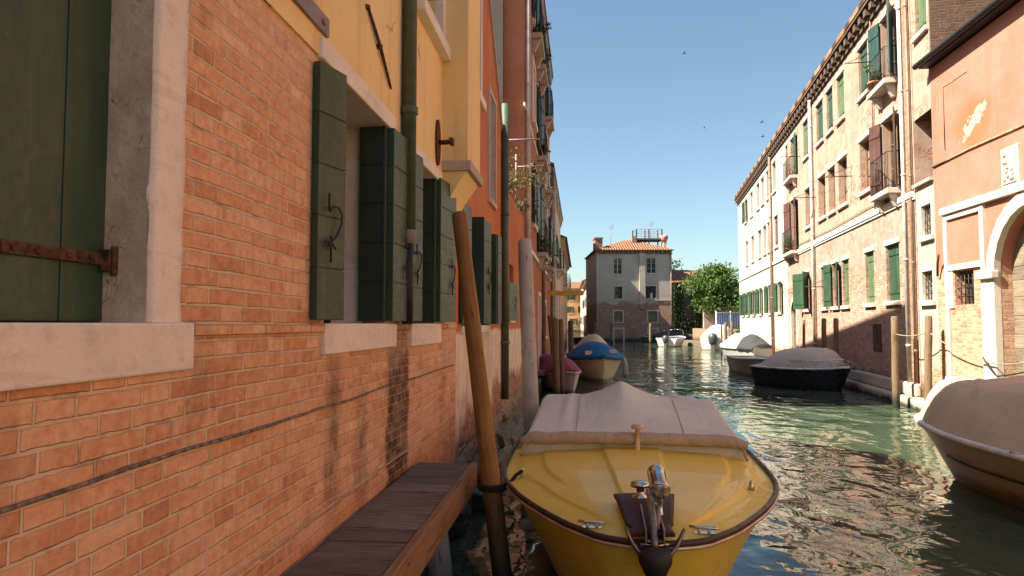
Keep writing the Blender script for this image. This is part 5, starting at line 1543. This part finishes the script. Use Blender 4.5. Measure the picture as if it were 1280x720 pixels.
class Boat:
    def __init__(s, name, label, bow, heading, L, B, zb, zs, fl=.3, rake=.25, tab=None, draft=.25, group=None):
        h = Vector((heading[0], heading[1], 0)).normalized()
        c = Vector((bow[0], bow[1], 0)) - h * (L / 2)
        s.h = h; s.c = c; s.L, s.B, s.zb, s.zs, s.fl, s.rake, s.draft = L, B, zb, zs, fl, rake, draft; s.flb = fl + .2; s.fp = 1.0
        s.tab = tab or [(t * L, v * B / 2) for t, v in STD]
        s.root = thing(name, label, 'boat', c, math.atan2(h.y, h.x), group, local=True)
    def b(s, t): return max(0.0, interp(s.tab, t))
    def zg(s, t): f = min(1, t / (s.L * .6)); return s.zb + (s.zs - s.zb) * (1 - (1 - f) ** 2)
    def loc(s, p):
        v = Vector(p) - s.c; l = Vector((-s.h.y, s.h.x, 0))
        return Vector((v.dot(s.h), v.dot(l), v.z))
    def P(s, t, y, z): return Vector((s.L / 2 - t, y, z))
    def stations(s, N=44, t0=0.0, t1=None):
        t1 = s.L if t1 is None else t1
        return [t0 + (t1 - t0) * (i / N) ** 1.7 for i in range(N + 1)]
    def hull(s, mat, wc=.66):
        mb = MB(); K = 12; rows = []
        for t in s.stations():
            b, zg = s.b(t), s.zg(t); row = []
            prof = []
            for k in range(K + 1):
                w = k / K
                if w < wc:
                    f = w / wc; fl = s.fl + (s.flb - s.fl) * math.exp(-(t / (.42 * s.L)) ** 2); y = b * (1 - fl * f ** s.fp); z = zg + (-.02 - zg) * f
                else:
                    f = (w - wc) / (1 - wc); fl = s.fl + (s.flb - s.fl) * math.exp(-(t / (.42 * s.L)) ** 2); y = b * (1 - fl) * (1 - f); z = -.02 - s.draft * f
                x = t + s.rake * min(1.5, (zg - z) / zg) * math.exp(-t / (.16 * s.L))
                prof.append((min(x, s.L) if t < s.L * .5 else t, y, z))
            row = [s.P(x, -y, z) for x, y, z in prof] + [s.P(x, y, z) for x, y, z in prof[::-1][1:]]
            rows.append(row)
        mb.grid(rows)
        last = rows[-1]
        c = sum(last, Vector()) / len(last)
        for i in range(len(last) - 1): mb.face([last[i], last[i + 1], c], None, Vector((-1, 0, 0)))
        mb.face([last[0], last[-1], c], None, Vector((-1, 0, 0)))
        return mb.build('hull', M[mat], s.root, weld=True, recalc=True)
    def deck(s, mat, t0=0.0, t1=None, crown=.05, fn=None, N=44, V=21, inset=.012, name='deck'):
        mb = MB(); rows = []
        for t in s.stations(N, t0 + .01, t1):
            b = max(.004, s.b(t) - inset)
            row = []
            for k in range(V):
                v = -1 + 2 * k / (V - 1); y = v * b
                z = s.zg(t) - .006 + crown * (1 - v * v)
                if fn: z += fn(t, y, b)
                row.append(s.P(t, y, z))
            rows.append(row)
        mb.grid(rows)
        return mb.build(name, M[mat], s.root, recalc=True)
    def rail(s, mat, r=.03, dz=0.0, out=.0, name='rub_rail', t1=None, dt=0.0):
        pts = []
        st = s.stations(40, 0, t1)
        for t in st[::-1]: pts.append(s.P(t - dt * math.exp(-t / .3), -(s.b(t) + out), s.zg(t) + dz))
        for t in st[1:]: pts.append(s.P(t - dt * math.exp(-t / .3), s.b(t) + out, s.zg(t) + dz))
        mb = MB(); mb.tube(pts, r, 8); return mb.build(name, M[mat], s.root)
    def cover(s, mat, t0, t1, hf, p=2.4, over=.03, drop=.10, wr=.012, seed=1, V=31, N=46, extra=None, name='cover', wf=None, uneven=.03, folds=0):
        mb = MB(); rows = []
        fr = random.Random(seed * 13 + 1)
        FO = [(fr.uniform(t0, t1), fr.uniform(-.7, .7), fr.uniform(0, 3.14), fr.uniform(.012, .03), fr.uniform(.04, .10), fr.uniform(.3, .9)) for _ in range(folds)]
        def fold(t, y):
            z = 0
            for (a, c, th, d, w, l) in FO:
                p_ = (t - a) * math.cos(th) + (y - c) * math.sin(th); q_ = -(t - a) * math.sin(th) + (y - c) * math.cos(th)
                z += d * max(0, 1 - abs(p_) / w) * max(0, 1 - (q_ / l) ** 2) - d * .6 * math.exp(-abs(p_) / (w * 3)) * max(0, 1 - (q_ / l) ** 2)
            return z
        for i in range(N + 1):
            t = t0 + (t1 - t0) * i / N
            b = (wf(t) if wf else s.b(t)) + over; g = s.zg(max(0, t)); h = hf(t)
            row = []
            sk = drop + uneven * mnoise.noise(Vector((t * 4, seed, 0)))
            row.append(s.P(t, -b - .004, g - sk))
            for k in range(V):
                v = -1 + 2 * k / (V - 1); a = abs(v)
                z = g + .015 + h * (1 - a ** p) + wr * mnoise.noise(Vector((t * 3.0, v * 2.6, seed))) + wr * .5 * mnoise.noise(Vector((t * 9, v * 7, seed + 3))) * (a ** 2 + .3)
                if folds: z += fold(t, v * b) * (1 - a ** 6)
                if extra: z += extra(t, v * b)
                row.append(s.P(t, v * b, z))
            row.append(s.P(t, b + .004, g - sk * (1 + .2 * mnoise.noise(Vector((t * 5, seed + 9, 0))))))
            rows.append(row)
        # ends hang down
        def endrow(row, dt):
            return [Vector((p.x + dt, p.y, min(p.z, s.zg(t0)) - drop * .6)) for p in row]
        rows = [endrow(rows[0], .01)] + rows + [endrow(rows[-1], -.01)]
        mb.grid(rows)
        return mb.build(name, M[mat], s.root, recalc=True, solid=.006)
    def outboard(s, mat='dark_hull', size=1.0):
        mb = MB(); x = -s.L / 2 - .14 * size; z = s.zs - .16 * size
        for (dx, dz, rx, ry) in ():
            pass
        prof = [(.02, -.12), (.11, -.10), (.15, .02), (.17, .16), (.14, .28), (.03, .33)]
        mb.tube([Vector((x, 0, z + .02 + h * size)) for _, h in prof], [r * size for r, _ in prof], 14)
        e = mb.build('outboard_motor', M[mat], s.root)
        mb = MB(); mb.box(Frame(x, 0, 1, 0, 1), -.10 * size, .10 * size, -.07 * size, .07 * size, z - .7 * size, z - .03); mb.build('outboard_leg', M['steel_dull'], e, bevel=.01)
def cl(x, a, b): return max(0.0, min(1.0, (x - a) / (b - a)))
def sm(x, a, b): f = cl(x, a, b); return f * f * (3 - 2 * f)

# --- the yellow boat
YT = [(0, 0), (.05, .155), (.2, .31), (.6, .545), (1.0, .72), (1.5, .86), (2.2, .925), (3.2, .95), (4.5, .92), (5.6, .82)]
Bt = Boat('yellow_boat', 'yellow motorboat with grey beige canvas, moored in the foreground beside the landing', (.61, 2.98), (-.13, -.99), 5.6, 1.94, .85, .765, fl=.34, rake=.40, tab=YT, draft=.3)
Bt.flb = .62; Bt.fl = .22; Bt.fp = .85
Bt.hull('yellow_hull')
def ydeck(t, y, b):
    z = 0.0
    m = .17 if t < 1.15 else .17 - .07 * cl(t, 1.15, 1.6)
    d = (b - abs(y)) - m
    z += .012 * sm(d, -.010, .010) * sm(t, .22, .30)
    d2 = (b - abs(y)) - (.30 - .06 * cl(t, 1.0, 2.2))
    z += .017 * sm(d2, -.010, .012) * sm(t, .9, 1.45)
    # tapered centre panel
    yl, yr = -(.10 + .125 * cl(t, .45, 2.3)), (.115 + .10 * cl(t, .45, 2.3))
    z += .016 * sm(y - yl, -.006, .006) * sm(yr - y, -.006, .006) * sm(t, .40, .42)
    return z
mb = MB(); rows = []
for i in range(121):
    t = .012 + 2.6 * (i / 120) ** 1.15; b = Bt.b(t) - .012; row = []
    for k in range(141):
        v = -1 + 2 * k / 140; y = v * b
        row.append(Bt.P(t, y, Bt.zg(t) - .004 + .055 * (1 - v * v) * sm(t, 0, .5) + ydeck(t, y, b)))
    rows.append(row)
mb.grid(rows); mb.build('deck', M['yellow_deck'], Bt.root, recalc=True)
def ydz(t, y): b = Bt.b(t) - .012; v = y / b; return Bt.zg(t) - .004 + .055 * (1 - v * v) * sm(t, 0, .5) + ydeck(t, y, b)
Bt.rail('rubrail', .015, .006, .002)
Bt.rail('trim', .009, -.015, .010, name='metal_trim')
# canvas over the cockpit
def ycz(t):
    return .155 + .205 * min(1, max(0, (t - 2.27) / .85)) ** .9 - .10 * sm(t, 3.14, 4.2) - .16 * sm(t, 4.2, 5.6)
def ypeak(t, y):
    f = (sm(t, 2.35, 3.1) ** 1.3) * (1 - .85 * sm(t, 3.2, 4.6))
    c = .05
    return .142 * f * (math.exp(-abs((y + c) / .20) ** 1.35)) + .012 * f * math.exp(-((y + c) / .5) ** 2) - .012 * math.sin(3 * y + t * 2) * sm(t, 2.3, 2.6)
Bt.cover('canvas_grey', 2.27, 5.55, ycz, p=60, over=-.03, drop=.02, wr=.008, seed=4, V=91, N=110, folds=7, extra=ypeak, wf=lambda t: (.815 - .03 * sm(t, 3.3, 5.5)) if t > 3.3 else (.865 - .05 * sm(t, 2.2, 3.1)), uneven=.004)
mb = MB(); pts = []; N = 40
for k in range(N + 1):
    f = -1 + 2 * k / N
    pts.append(Bt.P(2.20 + .05 * f * f + .008 * mnoise.noise(Vector((f * 5, 1, 0))), f * .835, .945 - .022 * f * f - .03 * max(0, abs(f) - .93) / .07 + .008 * mnoise.noise(Vector((f * 6, 7, 0)))))
mb.tube(pts, [(.046 + .006 * mnoise.noise(Vector((k * .5, 3, 3)))) * (1 if 1 < k < N - 1 else .8) for k in range(N + 1)], 14)
mb.build('rolled_canvas', M['canvas_roll'], Bt.root)
for yy in (-.80, .80):
    mb = MB(); mb.tube([Bt.P(2.24, yy * 1.0, .93), Bt.P(2.22, yy * 1.03, .83), Bt.P(2.20, yy * 1.045, .80)], .013, 6); mb.build('canvas_tie', M['canvas_roll'], Bt.root)
def canvas_top(t, y):
    b = .865 - .05 * sm(t, 2.2, 3.1) - .03
    return Bt.zg(t) + .015 + ycz(t) * (1 - abs(y / b) ** 60) + ypeak(t, y)
mb = MB()
for y0 in (-.42, .40):
    mb.tube([Bt.P(2.30 + .82 * i / 24, y0 * (1 - .03 * i / 24), canvas_top(2.30 + .82 * i / 24, y0) + .001) for i in range(25)], .0035, 5)
    mb.build('canvas_seam', M['canvas_roll'], Bt.root); mb = MB()
vx = Bt.loc(on_water(797, 562, .875)); 
mb.lathe(Vector((vx.x - .02, vx.y, .84)), [(.028, 0), (.022, .02), (.016, .10), (.016, .18), (.045, .187), (.046, .205), (.03, .215), (0, .217)], seg=14)
mb.build('vent', M['cream_plastic'], Bt.root)
# teak pad on the bow
def deckp(px, py):
    l = Bt.loc(on_water(px, py, .915)); t = Bt.L / 2 - l.x; return t, l.y
pad = [deckp(*p) for p in ((767, 620), (843, 622), (842, 651), (835, 652), (844, 664), (785, 662), (791, 653), (782, 650))]
mb = MB()
def padz(t, y, d): return Bt.P(t, y, Bt.zg(t) + .03 + .055 * (1 - (y / (Bt.b(t) - .012)) ** 2) * sm(t, 0, .5) + d)
cx = sum(p[0] for p in pad) / len(pad); cy = sum(p[1] for p in pad) / len(pad)
N = 14; rows = []
for i in range(N + 1):
    f = i / N; py_ = 620 + 43 * f
    xl = 767 + (782 - 767) * min(1, f / .70) if f < .75 else 791 - 6 * (f - .75) / .25
    xr = 843 - 2 * f if f < .75 else 835 + 9 * (f - .75) / .25
    row = []
    for k in range(13):
        t, y = deckp(xl + (xr - xl) * k / 12, py_ ); row.append(padz(t, y, .008))
    rows.append(row)
mb.grid(rows); mb.build('bow_pad', M['varnish'], Bt.root, solid=.016)
# cleats
for px, py in ((740, 641), (880, 648)):
    t, y = deckp(px, py); z = ydz(t, y); mb = MB(); c = Bt.P(t, y, z)
    for dx in (-.022, .022): mb.bar(c + Vector((0, dx, 0)), c + Vector((0, dx, .025)), .008)
    mb.tube([c + Vector((-.012, -.065, .03)), c + Vector((0, -.03, .028)), c + Vector((0, .03, .028)), c + Vector((.012, .065, .03))], [.006, .009, .009, .006], 8)
    mb.box(Frame(c.x, c.y, 1, 0, 1), -.014, .014, -.045, .045, z - .002, z + .007)
    mb.build('cleat', M['steel'], Bt.root)
t, y = deckp(939, 590); mb = MB(); mb.lathe(Bt.P(t, y, ydz(t, y)), [(.02, 0), (.018, .02), (.014, .035), (.010, .05), (0, .055)], seg=12); mb.build('side_light', M['steel'], Bt.root)
t, y = deckp(653, 575); LC = Bt.P(t, y, ydz(t, y)); mb = MB(); mb.lathe(LC, [(.014, 0), (.012, .05), (.018, .055), (0, .065)], seg=10); mb.build('mooring_bitt', M['white_plastic'], Bt.root)
# searchlight
sp = Bt.loc(at(822, 600, 3.22)); base = Vector((sp.x + .0, sp.y + .012, ydz(Bt.L / 2 - sp.x, sp.y)))
mb = MB(); mb.lathe(base, [(.03, 0), (.03, .008), (.012, .014), (.011, sp.z - base.z - .03), (.02, sp.z - base.z - .028)], seg=12)
sl = mb.build('searchlight', M['steel'], Bt.root)
ax = Vector((.78, .06, -.42)).normalized()
mb = MB(); mb.lathe(sp - ax * .075, [(.0, 0), (.030, .002), (.041, .014), (.043, .03), (.043, .125), (.048, .127), (.048, .150), (.044, .152)], ax, 24); mb.build('lamp_housing', M['steel'], sl)
mb = MB(); mb.lathe(sp - ax * .075, [(.043, .148), (.040, .153), (.02, .158), (0, .159)], ax, 24); mb.build('lamp_lens', M['lens'], sl)
# anchor on its roller
tip = Bt.P(0, 0, .85)
BF = Frame(tip.x, 0, 1, 0, 1)
mb = MB()
mb.box(BF, -.36, .05, -.042, -.034, .872, .935); mb.box(BF, -.36, .05, .034, .042, .872, .935); mb.box(BF, -.36, .04, -.033, .033, .874, .884)
an = mb.build('bow_roller', M['steel_dull'], Bt.root, bevel=.003)
mb = MB(); mb.tube([tip + Vector((-.36, 0, .15)), tip + Vector((-.24, 0, .145)), tip + Vector((-.08, 0, .10)), tip + Vector((.035, 0, .035)), tip + Vector((.06, 0, -.02))], [.012, .015, .017, .018, .012], 10)
mb.tube([tip + Vector((-.30, .022, .10)), tip + Vector((-.16, .026, .12)), tip + Vector((-.02, .02, .06))], [.012, .014, .010], 8)
mb.build('anchor_shank', M['steel_dull'], an)
mb = MB()
for sg in (1, -1):
    a0 = tip + Vector((.055, 0, -.02)); rows = []
    for k in range(11):
        f = k / 10; c = a0 + Vector((-.02 * f, sg * (.004 + .122 * f ** .85), -.03 * math.sin(f * 3.14) * .6 + .105 * f ** 2.2))
        w = .034 * (1 - f) ** .6 + .006
        rows.append([c + Vector((-w, 0, w * .4)), c + Vector((0, 0, -.010)), c + Vector((w, 0, w * .4))])
    mb.grid(rows)
mb.build('anchor_fluke', M['steel_dull'], an, solid=.010, recalc=True)
mb = MB(); mb.tube([tip + Vector((.035, 0, .0)), tip + Vector((.055, 0, -.05)), tip + Vector((.05, 0, -.10)), tip + Vector((.035, 0, -.125))], [.075, .07, .045, .012], 14); mb.build('anchor_plough', M['rubber'], an)
mb = MB(); mb.tube([tip + Vector((.02, .06 * sg, .01)) for sg in (-1, 1)], .010, 8); mb.build('roller_pin', M['steel'], an)
mb = MB(); mb.lathe(Bt.P(.50, -.03, ydz(.5, -.03)), [(.045, 0), (.045, .03), (.02, .04), (.02, .075), (.05, .08), (.048, .10), (0, .105)], seg=16); mb.build('capstan', M['steel'], Bt.root)
# rope from the leaning pole to the boat
Wb = Bt.root
hx = Bt.h; lft = Vector((-hx.y, hx.x, 0))
def towld(p): return Bt.c + hx * p.x + lft * p.y + Vector((0, 0, p.z))
a, e = BIGPOLE
k = a + (e - a) * ((.78 - a.z) / (e.z - a.z))
q = MB(); ang = [i * 2 * math.pi / 12 for i in range(25)]
loop = [k + Vector((.075 * math.cos(t), .075 * math.sin(t), -.02 + .035 * i / 24)) for i, t in enumerate(ang)]
lw = towld(LC + Vector((0, 0, .045)))
mid = (loop[-1] + lw) / 2 + Vector((-.02, 0, -.035))
q.tube(loop + [loop[-1].lerp(mid, .5) + Vector((0, 0, -.03)), mid, mid.lerp(lw, .5) + Vector((0, 0, .012)), lw], .0125, 8)
one(q, 'mooring_rope', M['rope'], 'black rope looped round the leaning pole and tied to the yellow boat', 'rope')

# --- tan covered boat at the right
G_B = None
Rb = Boat('covered_boat', 'cream speedboat under a tan canvas cover at the right edge, near the pink house', (5.12, 8.55), (-.20, 1), 6.0, 2.2, .68, .60, fl=.38, rake=.45, draft=.3)
Rb.hull('tan_hull'); Rb.deck('cream_hull'); Rb.rail('white_plastic', .035, -.0, .01)
mb = MB()
for sg in (1, -1):
    pts = [Rb.P(t + .35 * math.exp(-t), sg * (Rb.b(t) * (1 - .17) + .012), Rb.zg(t) * .55) for t in [.7 + i * .22 for i in range(11)]]
    mb.tube(pts, .014, 6)
mb.build('stripe', M['rubrail'], Rb.root)
Rb.cover('canvas_tan', .10, 5.9, lambda t: .10 + .40 * sm(t, .0, .5) + .15 * sm(t, .6, 1.7) - .25 * sm(t, 3.5, 5.9), p=2.6, over=.0, drop=.03, wr=.03, seed=8, V=81, N=110, folds=22,
         extra=lambda t, y: .05 * math.exp(-((y + .25) / .10) ** 2) * sm(t, .5, 1.1) - .05 * math.exp(-((t - 1.55) / .25) ** 2) * (1 - abs(y)))
mb = MB()
l = Rb.P(2.1, Rb.b(2.1) + .0, .63); 
for t in (2.2, 3.4): c = Rb.P(t, Rb.b(t) + .02, Rb.zg(t) + .03); mb.tube([c + Vector((-.05, 0, 0)), c + Vector((.05, 0, 0))], .012, 6); mb.lathe(c - Vector((0, 0, .02)), [(.012, 0), (.012, .03)], seg=6)
mb.build('cleat', M['steel'], Rb.root)
# --- navy boat
Nb = Boat('covered_boat', 'navy hulled boat under a silver grey canvas cover with a steel bow rail', (9.0, 18.2), (.5, -.87), 2.8, 1.45, .64, .56, fl=.28, rake=.35)
Nb.hull('navy_hull'); Nb.deck('white_hull'); Nb.rail('white_plastic', .022, 0, .01)
Nb.cover('canvas_silver', .25, 2.75, lambda t: .05 + .50 * sm(t, .1, .8) - .06 * sm(t, 1.5, 2.1) - .44 * sm(t, 2.0, 2.75), p=2.8, folds=7, over=.0, drop=.03, wr=.03, seed=15)
mb = MB(); st = [i * .11 for i in range(1, 14)]
for sg in (1, -1):
    pts = [Nb.P(.05, 0, Nb.zg(0) + .22)] + [Nb.P(t, sg * (Nb.b(t) - .03), Nb.zg(t) + .22) for t in st]; mb.tube(pts, .012, 6)
    for t in (.33, .66, .99, 1.43): mb.bar(Nb.P(t, sg * (Nb.b(t) - .03), Nb.zg(t)), Nb.P(t, sg * (Nb.b(t) - .03), Nb.zg(t) + .22), .010)
mb.build('bow_rail', M['steel'], Nb.root)
mb = MB(); c = Nb.P(-.02, 0, .70); mb.tube([c + Vector((-.25, 0, .08)), c + Vector((.05, 0, .05)), c + Vector((.10, 0, -.10))], .02, 8)
for sg in (1, -1): mb.tube([c + Vector((.10, 0, -.10)), c + Vector((.08, sg * .12, -.06)), c + Vector((.02, sg * .17, .02))], [.03, .025, .01], 6)
mb.build('anchor', M['steel_dull'], Nb.root)
# --- blue covered boat
w = on_water(748, 476)
Bb = Boat('covered_boat', 'cream hulled boat under a bright blue canvas cover, bow on near the left bank', (2.82, 20.9), (-.02, -1), 5.4, 1.75, .80, .66, fl=.32, rake=.35)
Bb.hull('cream_hull'); Bb.deck('cream_hull'); Bb.rail('rubrail', .025, 0, .01)
Bb.cover('canvas_blue', -.02, 5.3, lambda t: .06 + .40 * sm(t, .0, 1.5) + .05 * sm(t, 1.5, 2.5) - .3 * sm(t, 3.6, 5.3), p=1.9, over=.05, drop=.07, wr=.02, seed=22, folds=9)
for yy in (-.42, .34):
    mb = MB(); t = .62; z = Bb.zg(t) + .015 + (.06 + .40 * sm(t, 0, 1.5)) * (1 - abs(yy / (Bb.b(t) + .05)) ** 1.9)
    c = Bb.P(t - .05, yy, z + .055); mb.hexa([c + Vector((0, -.11, -.06)), c + Vector((0, .11, -.06)), c + Vector((-.12, .11, .055)), c + Vector((-.12, -.11, .055))], [c + Vector((.01, -.11, -.055)), c + Vector((.01, .11, -.055)), c + Vector((-.11, .11, .062)), c + Vector((-.11, -.11, .062))])
    mb.build('cover_patch', M['canvas_tan'], Bb.root)
mb = MB(); c = Bb.P(.9, Bb.b(.9) + .12, .75); mb.tube([c, c + Vector((0, .03, -.2)), c + Vector((0, .05, -.55)), c + Vector((0, .05, -.65))], [.03, .09, .1, .03], 10); mb.build('fender', M['grey_hull'], Bb.root)
# --- boat behind it
B2 = Boat('covered_boat', 'small boat under a pale tan cover just behind the blue covered boat', (3.75, 30.5), (-.05, -1), 4.6, 1.6, .75, .6, fl=.3, rake=.3)
B2.hull('cream_hull'); B2.deck('cream_hull'); B2.rail('rubrail', .025, 0, .01)
B2.cover('canvas_tan', .02, 4.5, lambda t: .06 + .62 * sm(t, .0, 1.4) - .3 * sm(t, 3, 4.5), p=1.9, over=.03, drop=.05, wr=.02, seed=25)
# --- magenta covered boat
Mb_ = Boat('covered_boat', 'white hulled boat under a magenta canvas cover behind the twin brown poles', (1.62, 17.4), (.22, -1), 4.2, 1.0, .56, .56, fl=.25, rake=.3)
Mb_.hull('white_hull'); Mb_.deck('white_hull'); Mb_.rail('white_plastic', .022, 0, .01)
Mb_.cover('canvas_magenta', .02, 4.1, lambda t: .05 + .30 * sm(t, .0, 1.3), p=2.0, over=.03, drop=.03, wr=.02, seed=31)
# --- far right cluster
C1 = Boat('motor_boat', 'white motorboat under a white cover with a dark outboard motor, by the pole cluster', (16.3, 52.5), (.45, 1), 6.0, 2.1, .9, .85, fl=.2, rake=.5)
C1.hull('white_hull'); C1.deck('white_hull'); C1.rail('rubrail', .03, 0, .01)
C1.cover('canvas_white', .3, 5.2, lambda t: .1 + .75 * sm(t, .0, 1.4) - .3 * sm(t, 3.4, 5.2), p=2.6, over=0, drop=.04, wr=.05, seed=41); C1.outboard('dark_hull', 1.9)
C2 = Boat('motor_boat', 'small open dark and white boat with an outboard motor left of the white motorboat', (14.2, 58), (.5, 1), 4.6, 1.8, .75, .65, fl=.25, rake=.35)
C2.hull('white_hull'); C2.deck('dark_hull', inset=.12, crown=-.05); C2.rail('white_plastic', .05, 0, .01); C2.outboard('dark_hull', 1.5)
mb = MB()
for sg in (1, -1): mb.tube([C2.P(1.2, sg * .6, .7), C2.P(1.4, sg * .6, 1.3), C2.P(1.5, 0, 1.35)], .025, 6)
mb.build('frame_hoop', M['steel'], C2.root)
C3 = Boat('covered_boat', 'white covered boat with a dark flap moored below the cream white house', (10.9, 35.4), (-.25, 1), 3.6, 1.4, .72, .66, fl=.25, rake=.4)
C3.hull('grey_hull'); C3.deck('white_hull'); C3.rail('rubrail', .03, 0, .01)
C3.cover('canvas_white', .1, 2.4, lambda t: .08 + .55 * sm(t, .0, 1.5), p=2.0, over=.04, drop=.06, wr=.06, seed=51)
C3.cover('canvas_dark', 2.42, 3.55, lambda t: .62 - .40 * sm(t, 2.7, 3.55), p=2.0, over=.04, drop=.10, wr=.04, seed=52, name='dark_flap')
C4 = Boat('skiff', 'plain grey skiff lying just behind the navy boat', (8.45, 23.0), (-.15, -1), 4.2, 1.3, .62, .55, fl=.2, rake=.3)
C4.hull('grey_hull'); C4.deck('grey_hull', crown=-.04, inset=.06); C4.rail('grey_hull', .03, 0, .005)
C5 = Boat('covered_boat', 'small dark covered boat at the left foot of the grey house', (13.0, 66.2), (-1, -.1), 4.8, 1.6, .7, .6, fl=.2, rake=.4)
C5.hull('dark_hull'); C5.deck('dark_hull'); C5.cover('canvas_dark', .1, 4.6, lambda t: .05 + .45 * sm(t, 0, 2.2) - .3 * sm(t, 2.6, 4.6), p=2, seed=61)
C6 = Boat('motor_boat', 'small blue grey open boat at the right foot of the grey house', (17.1, 66.5), (1, -.05), 4.4, 1.6, .75, .6, fl=.2, rake=.4)
C6.hull('dark_hull'); C6.deck('grey_hull', crown=-.05, inset=.08); C6.rail('grey_hull', .035, 0, .005)
mb = MB(); mb.box(Frame(0, 0, 1, 0, 1), -.5, .1, -.35, .35, .6, .95); mb.hexa([Vector((-.1, -.3, .95)), Vector((.1, -.3, .95)), Vector((.1, .3, .95)), Vector((-.1, .3, .95))], [Vector((-.16, -.27, 1.25)), Vector((-.12, -.27, 1.25)), Vector((-.12, .27, 1.25)), Vector((-.16, .27, 1.25))]); mb.build('console', M['white_plastic'], C6.root, bevel=.02)
C7 = Boat('skiff', 'low dark skiff in the mouth of the side canal left of the grey house', (7.0, 63), (.1, -1), 5, 1.5, .6, .5, fl=.2, rake=.4)
C7.hull('dark_hull'); C7.deck('canvas_dark' if False else 'dark_hull', crown=-.03); C7.rail('grey_hull', .03, 0, .005)

# ------------------------------------------------------------------ camera, light
cam = bpy.data.cameras.new('camera'); co = bpy.data.objects.new('camera', cam); COL.objects.link(co)
cam.sensor_width = 36; cam.lens = 36 * FPX / 1280; cam.clip_start = .05; cam.clip_end = 3000
co.location = (0, 0, CAMZ); co.rotation_euler = (math.pi / 2 + PITCH, 0, 0)
sc.camera = co
SUNV = Vector((-1, -.15, 1.10)).normalized()      # towards the sun
el = math.asin(SUNV.z); az = math.atan2(SUNV.x, SUNV.y)
sun = bpy.data.lights.new('sun', 'SUN'); sun.energy = 3.7; sun.angle = R(.5); sun.color = (1, .91, .80)
so = bpy.data.objects.new('sun', sun); COL.objects.link(so); so.location = (-20, -5, 30)
so.rotation_euler = SUNV.to_track_quat('Z', 'Y').to_euler()
wd = bpy.data.worlds.new('World'); sc.world = wd; wd.use_nodes = True
nt = wd.node_tree; nt.nodes.clear()
sk = nt.nodes.new('ShaderNodeTexSky'); sk.sky_type = 'NISHITA'; sk.sun_disc = False; sk.sun_elevation = el; sk.sun_rotation = az
sk.air_density = 1.0; sk.dust_density = 1.0; sk.ozone_density = 1.6; sk.altitude = 0
bgn = nt.nodes.new('ShaderNodeBackground'); bgn.inputs[1].default_value = .0445
wo = nt.nodes.new('ShaderNodeOutputWorld')
nt.links.new(sk.outputs[0], bgn.inputs[0]); nt.links.new(bgn.outputs[0], wo.inputs[0])
vs = sc.view_settings; sc.display_settings.display_device = 'sRGB'
vs.view_transform = 'Standard'; vs.look = 'None'; vs.exposure = 2.12
vs.use_white_balance = True; vs.white_balance_temperature = 6650; vs.white_balance_tint = 0; vs.gamma = 1; vs.use_curve_mapping = False
sc.render.engine = 'CYCLES'
cy = sc.cycles
cy.max_bounces = 10; cy.diffuse_bounces = 5; cy.glossy_bounces = 4; cy.transmission_bounces = 4; cy.caustics_reflective = False; cy.caustics_refractive = False
cy.use_denoising = True; cy.sample_clamp_indirect = 8
for o in LOCAL:
    if 'local' in o: del o['local']
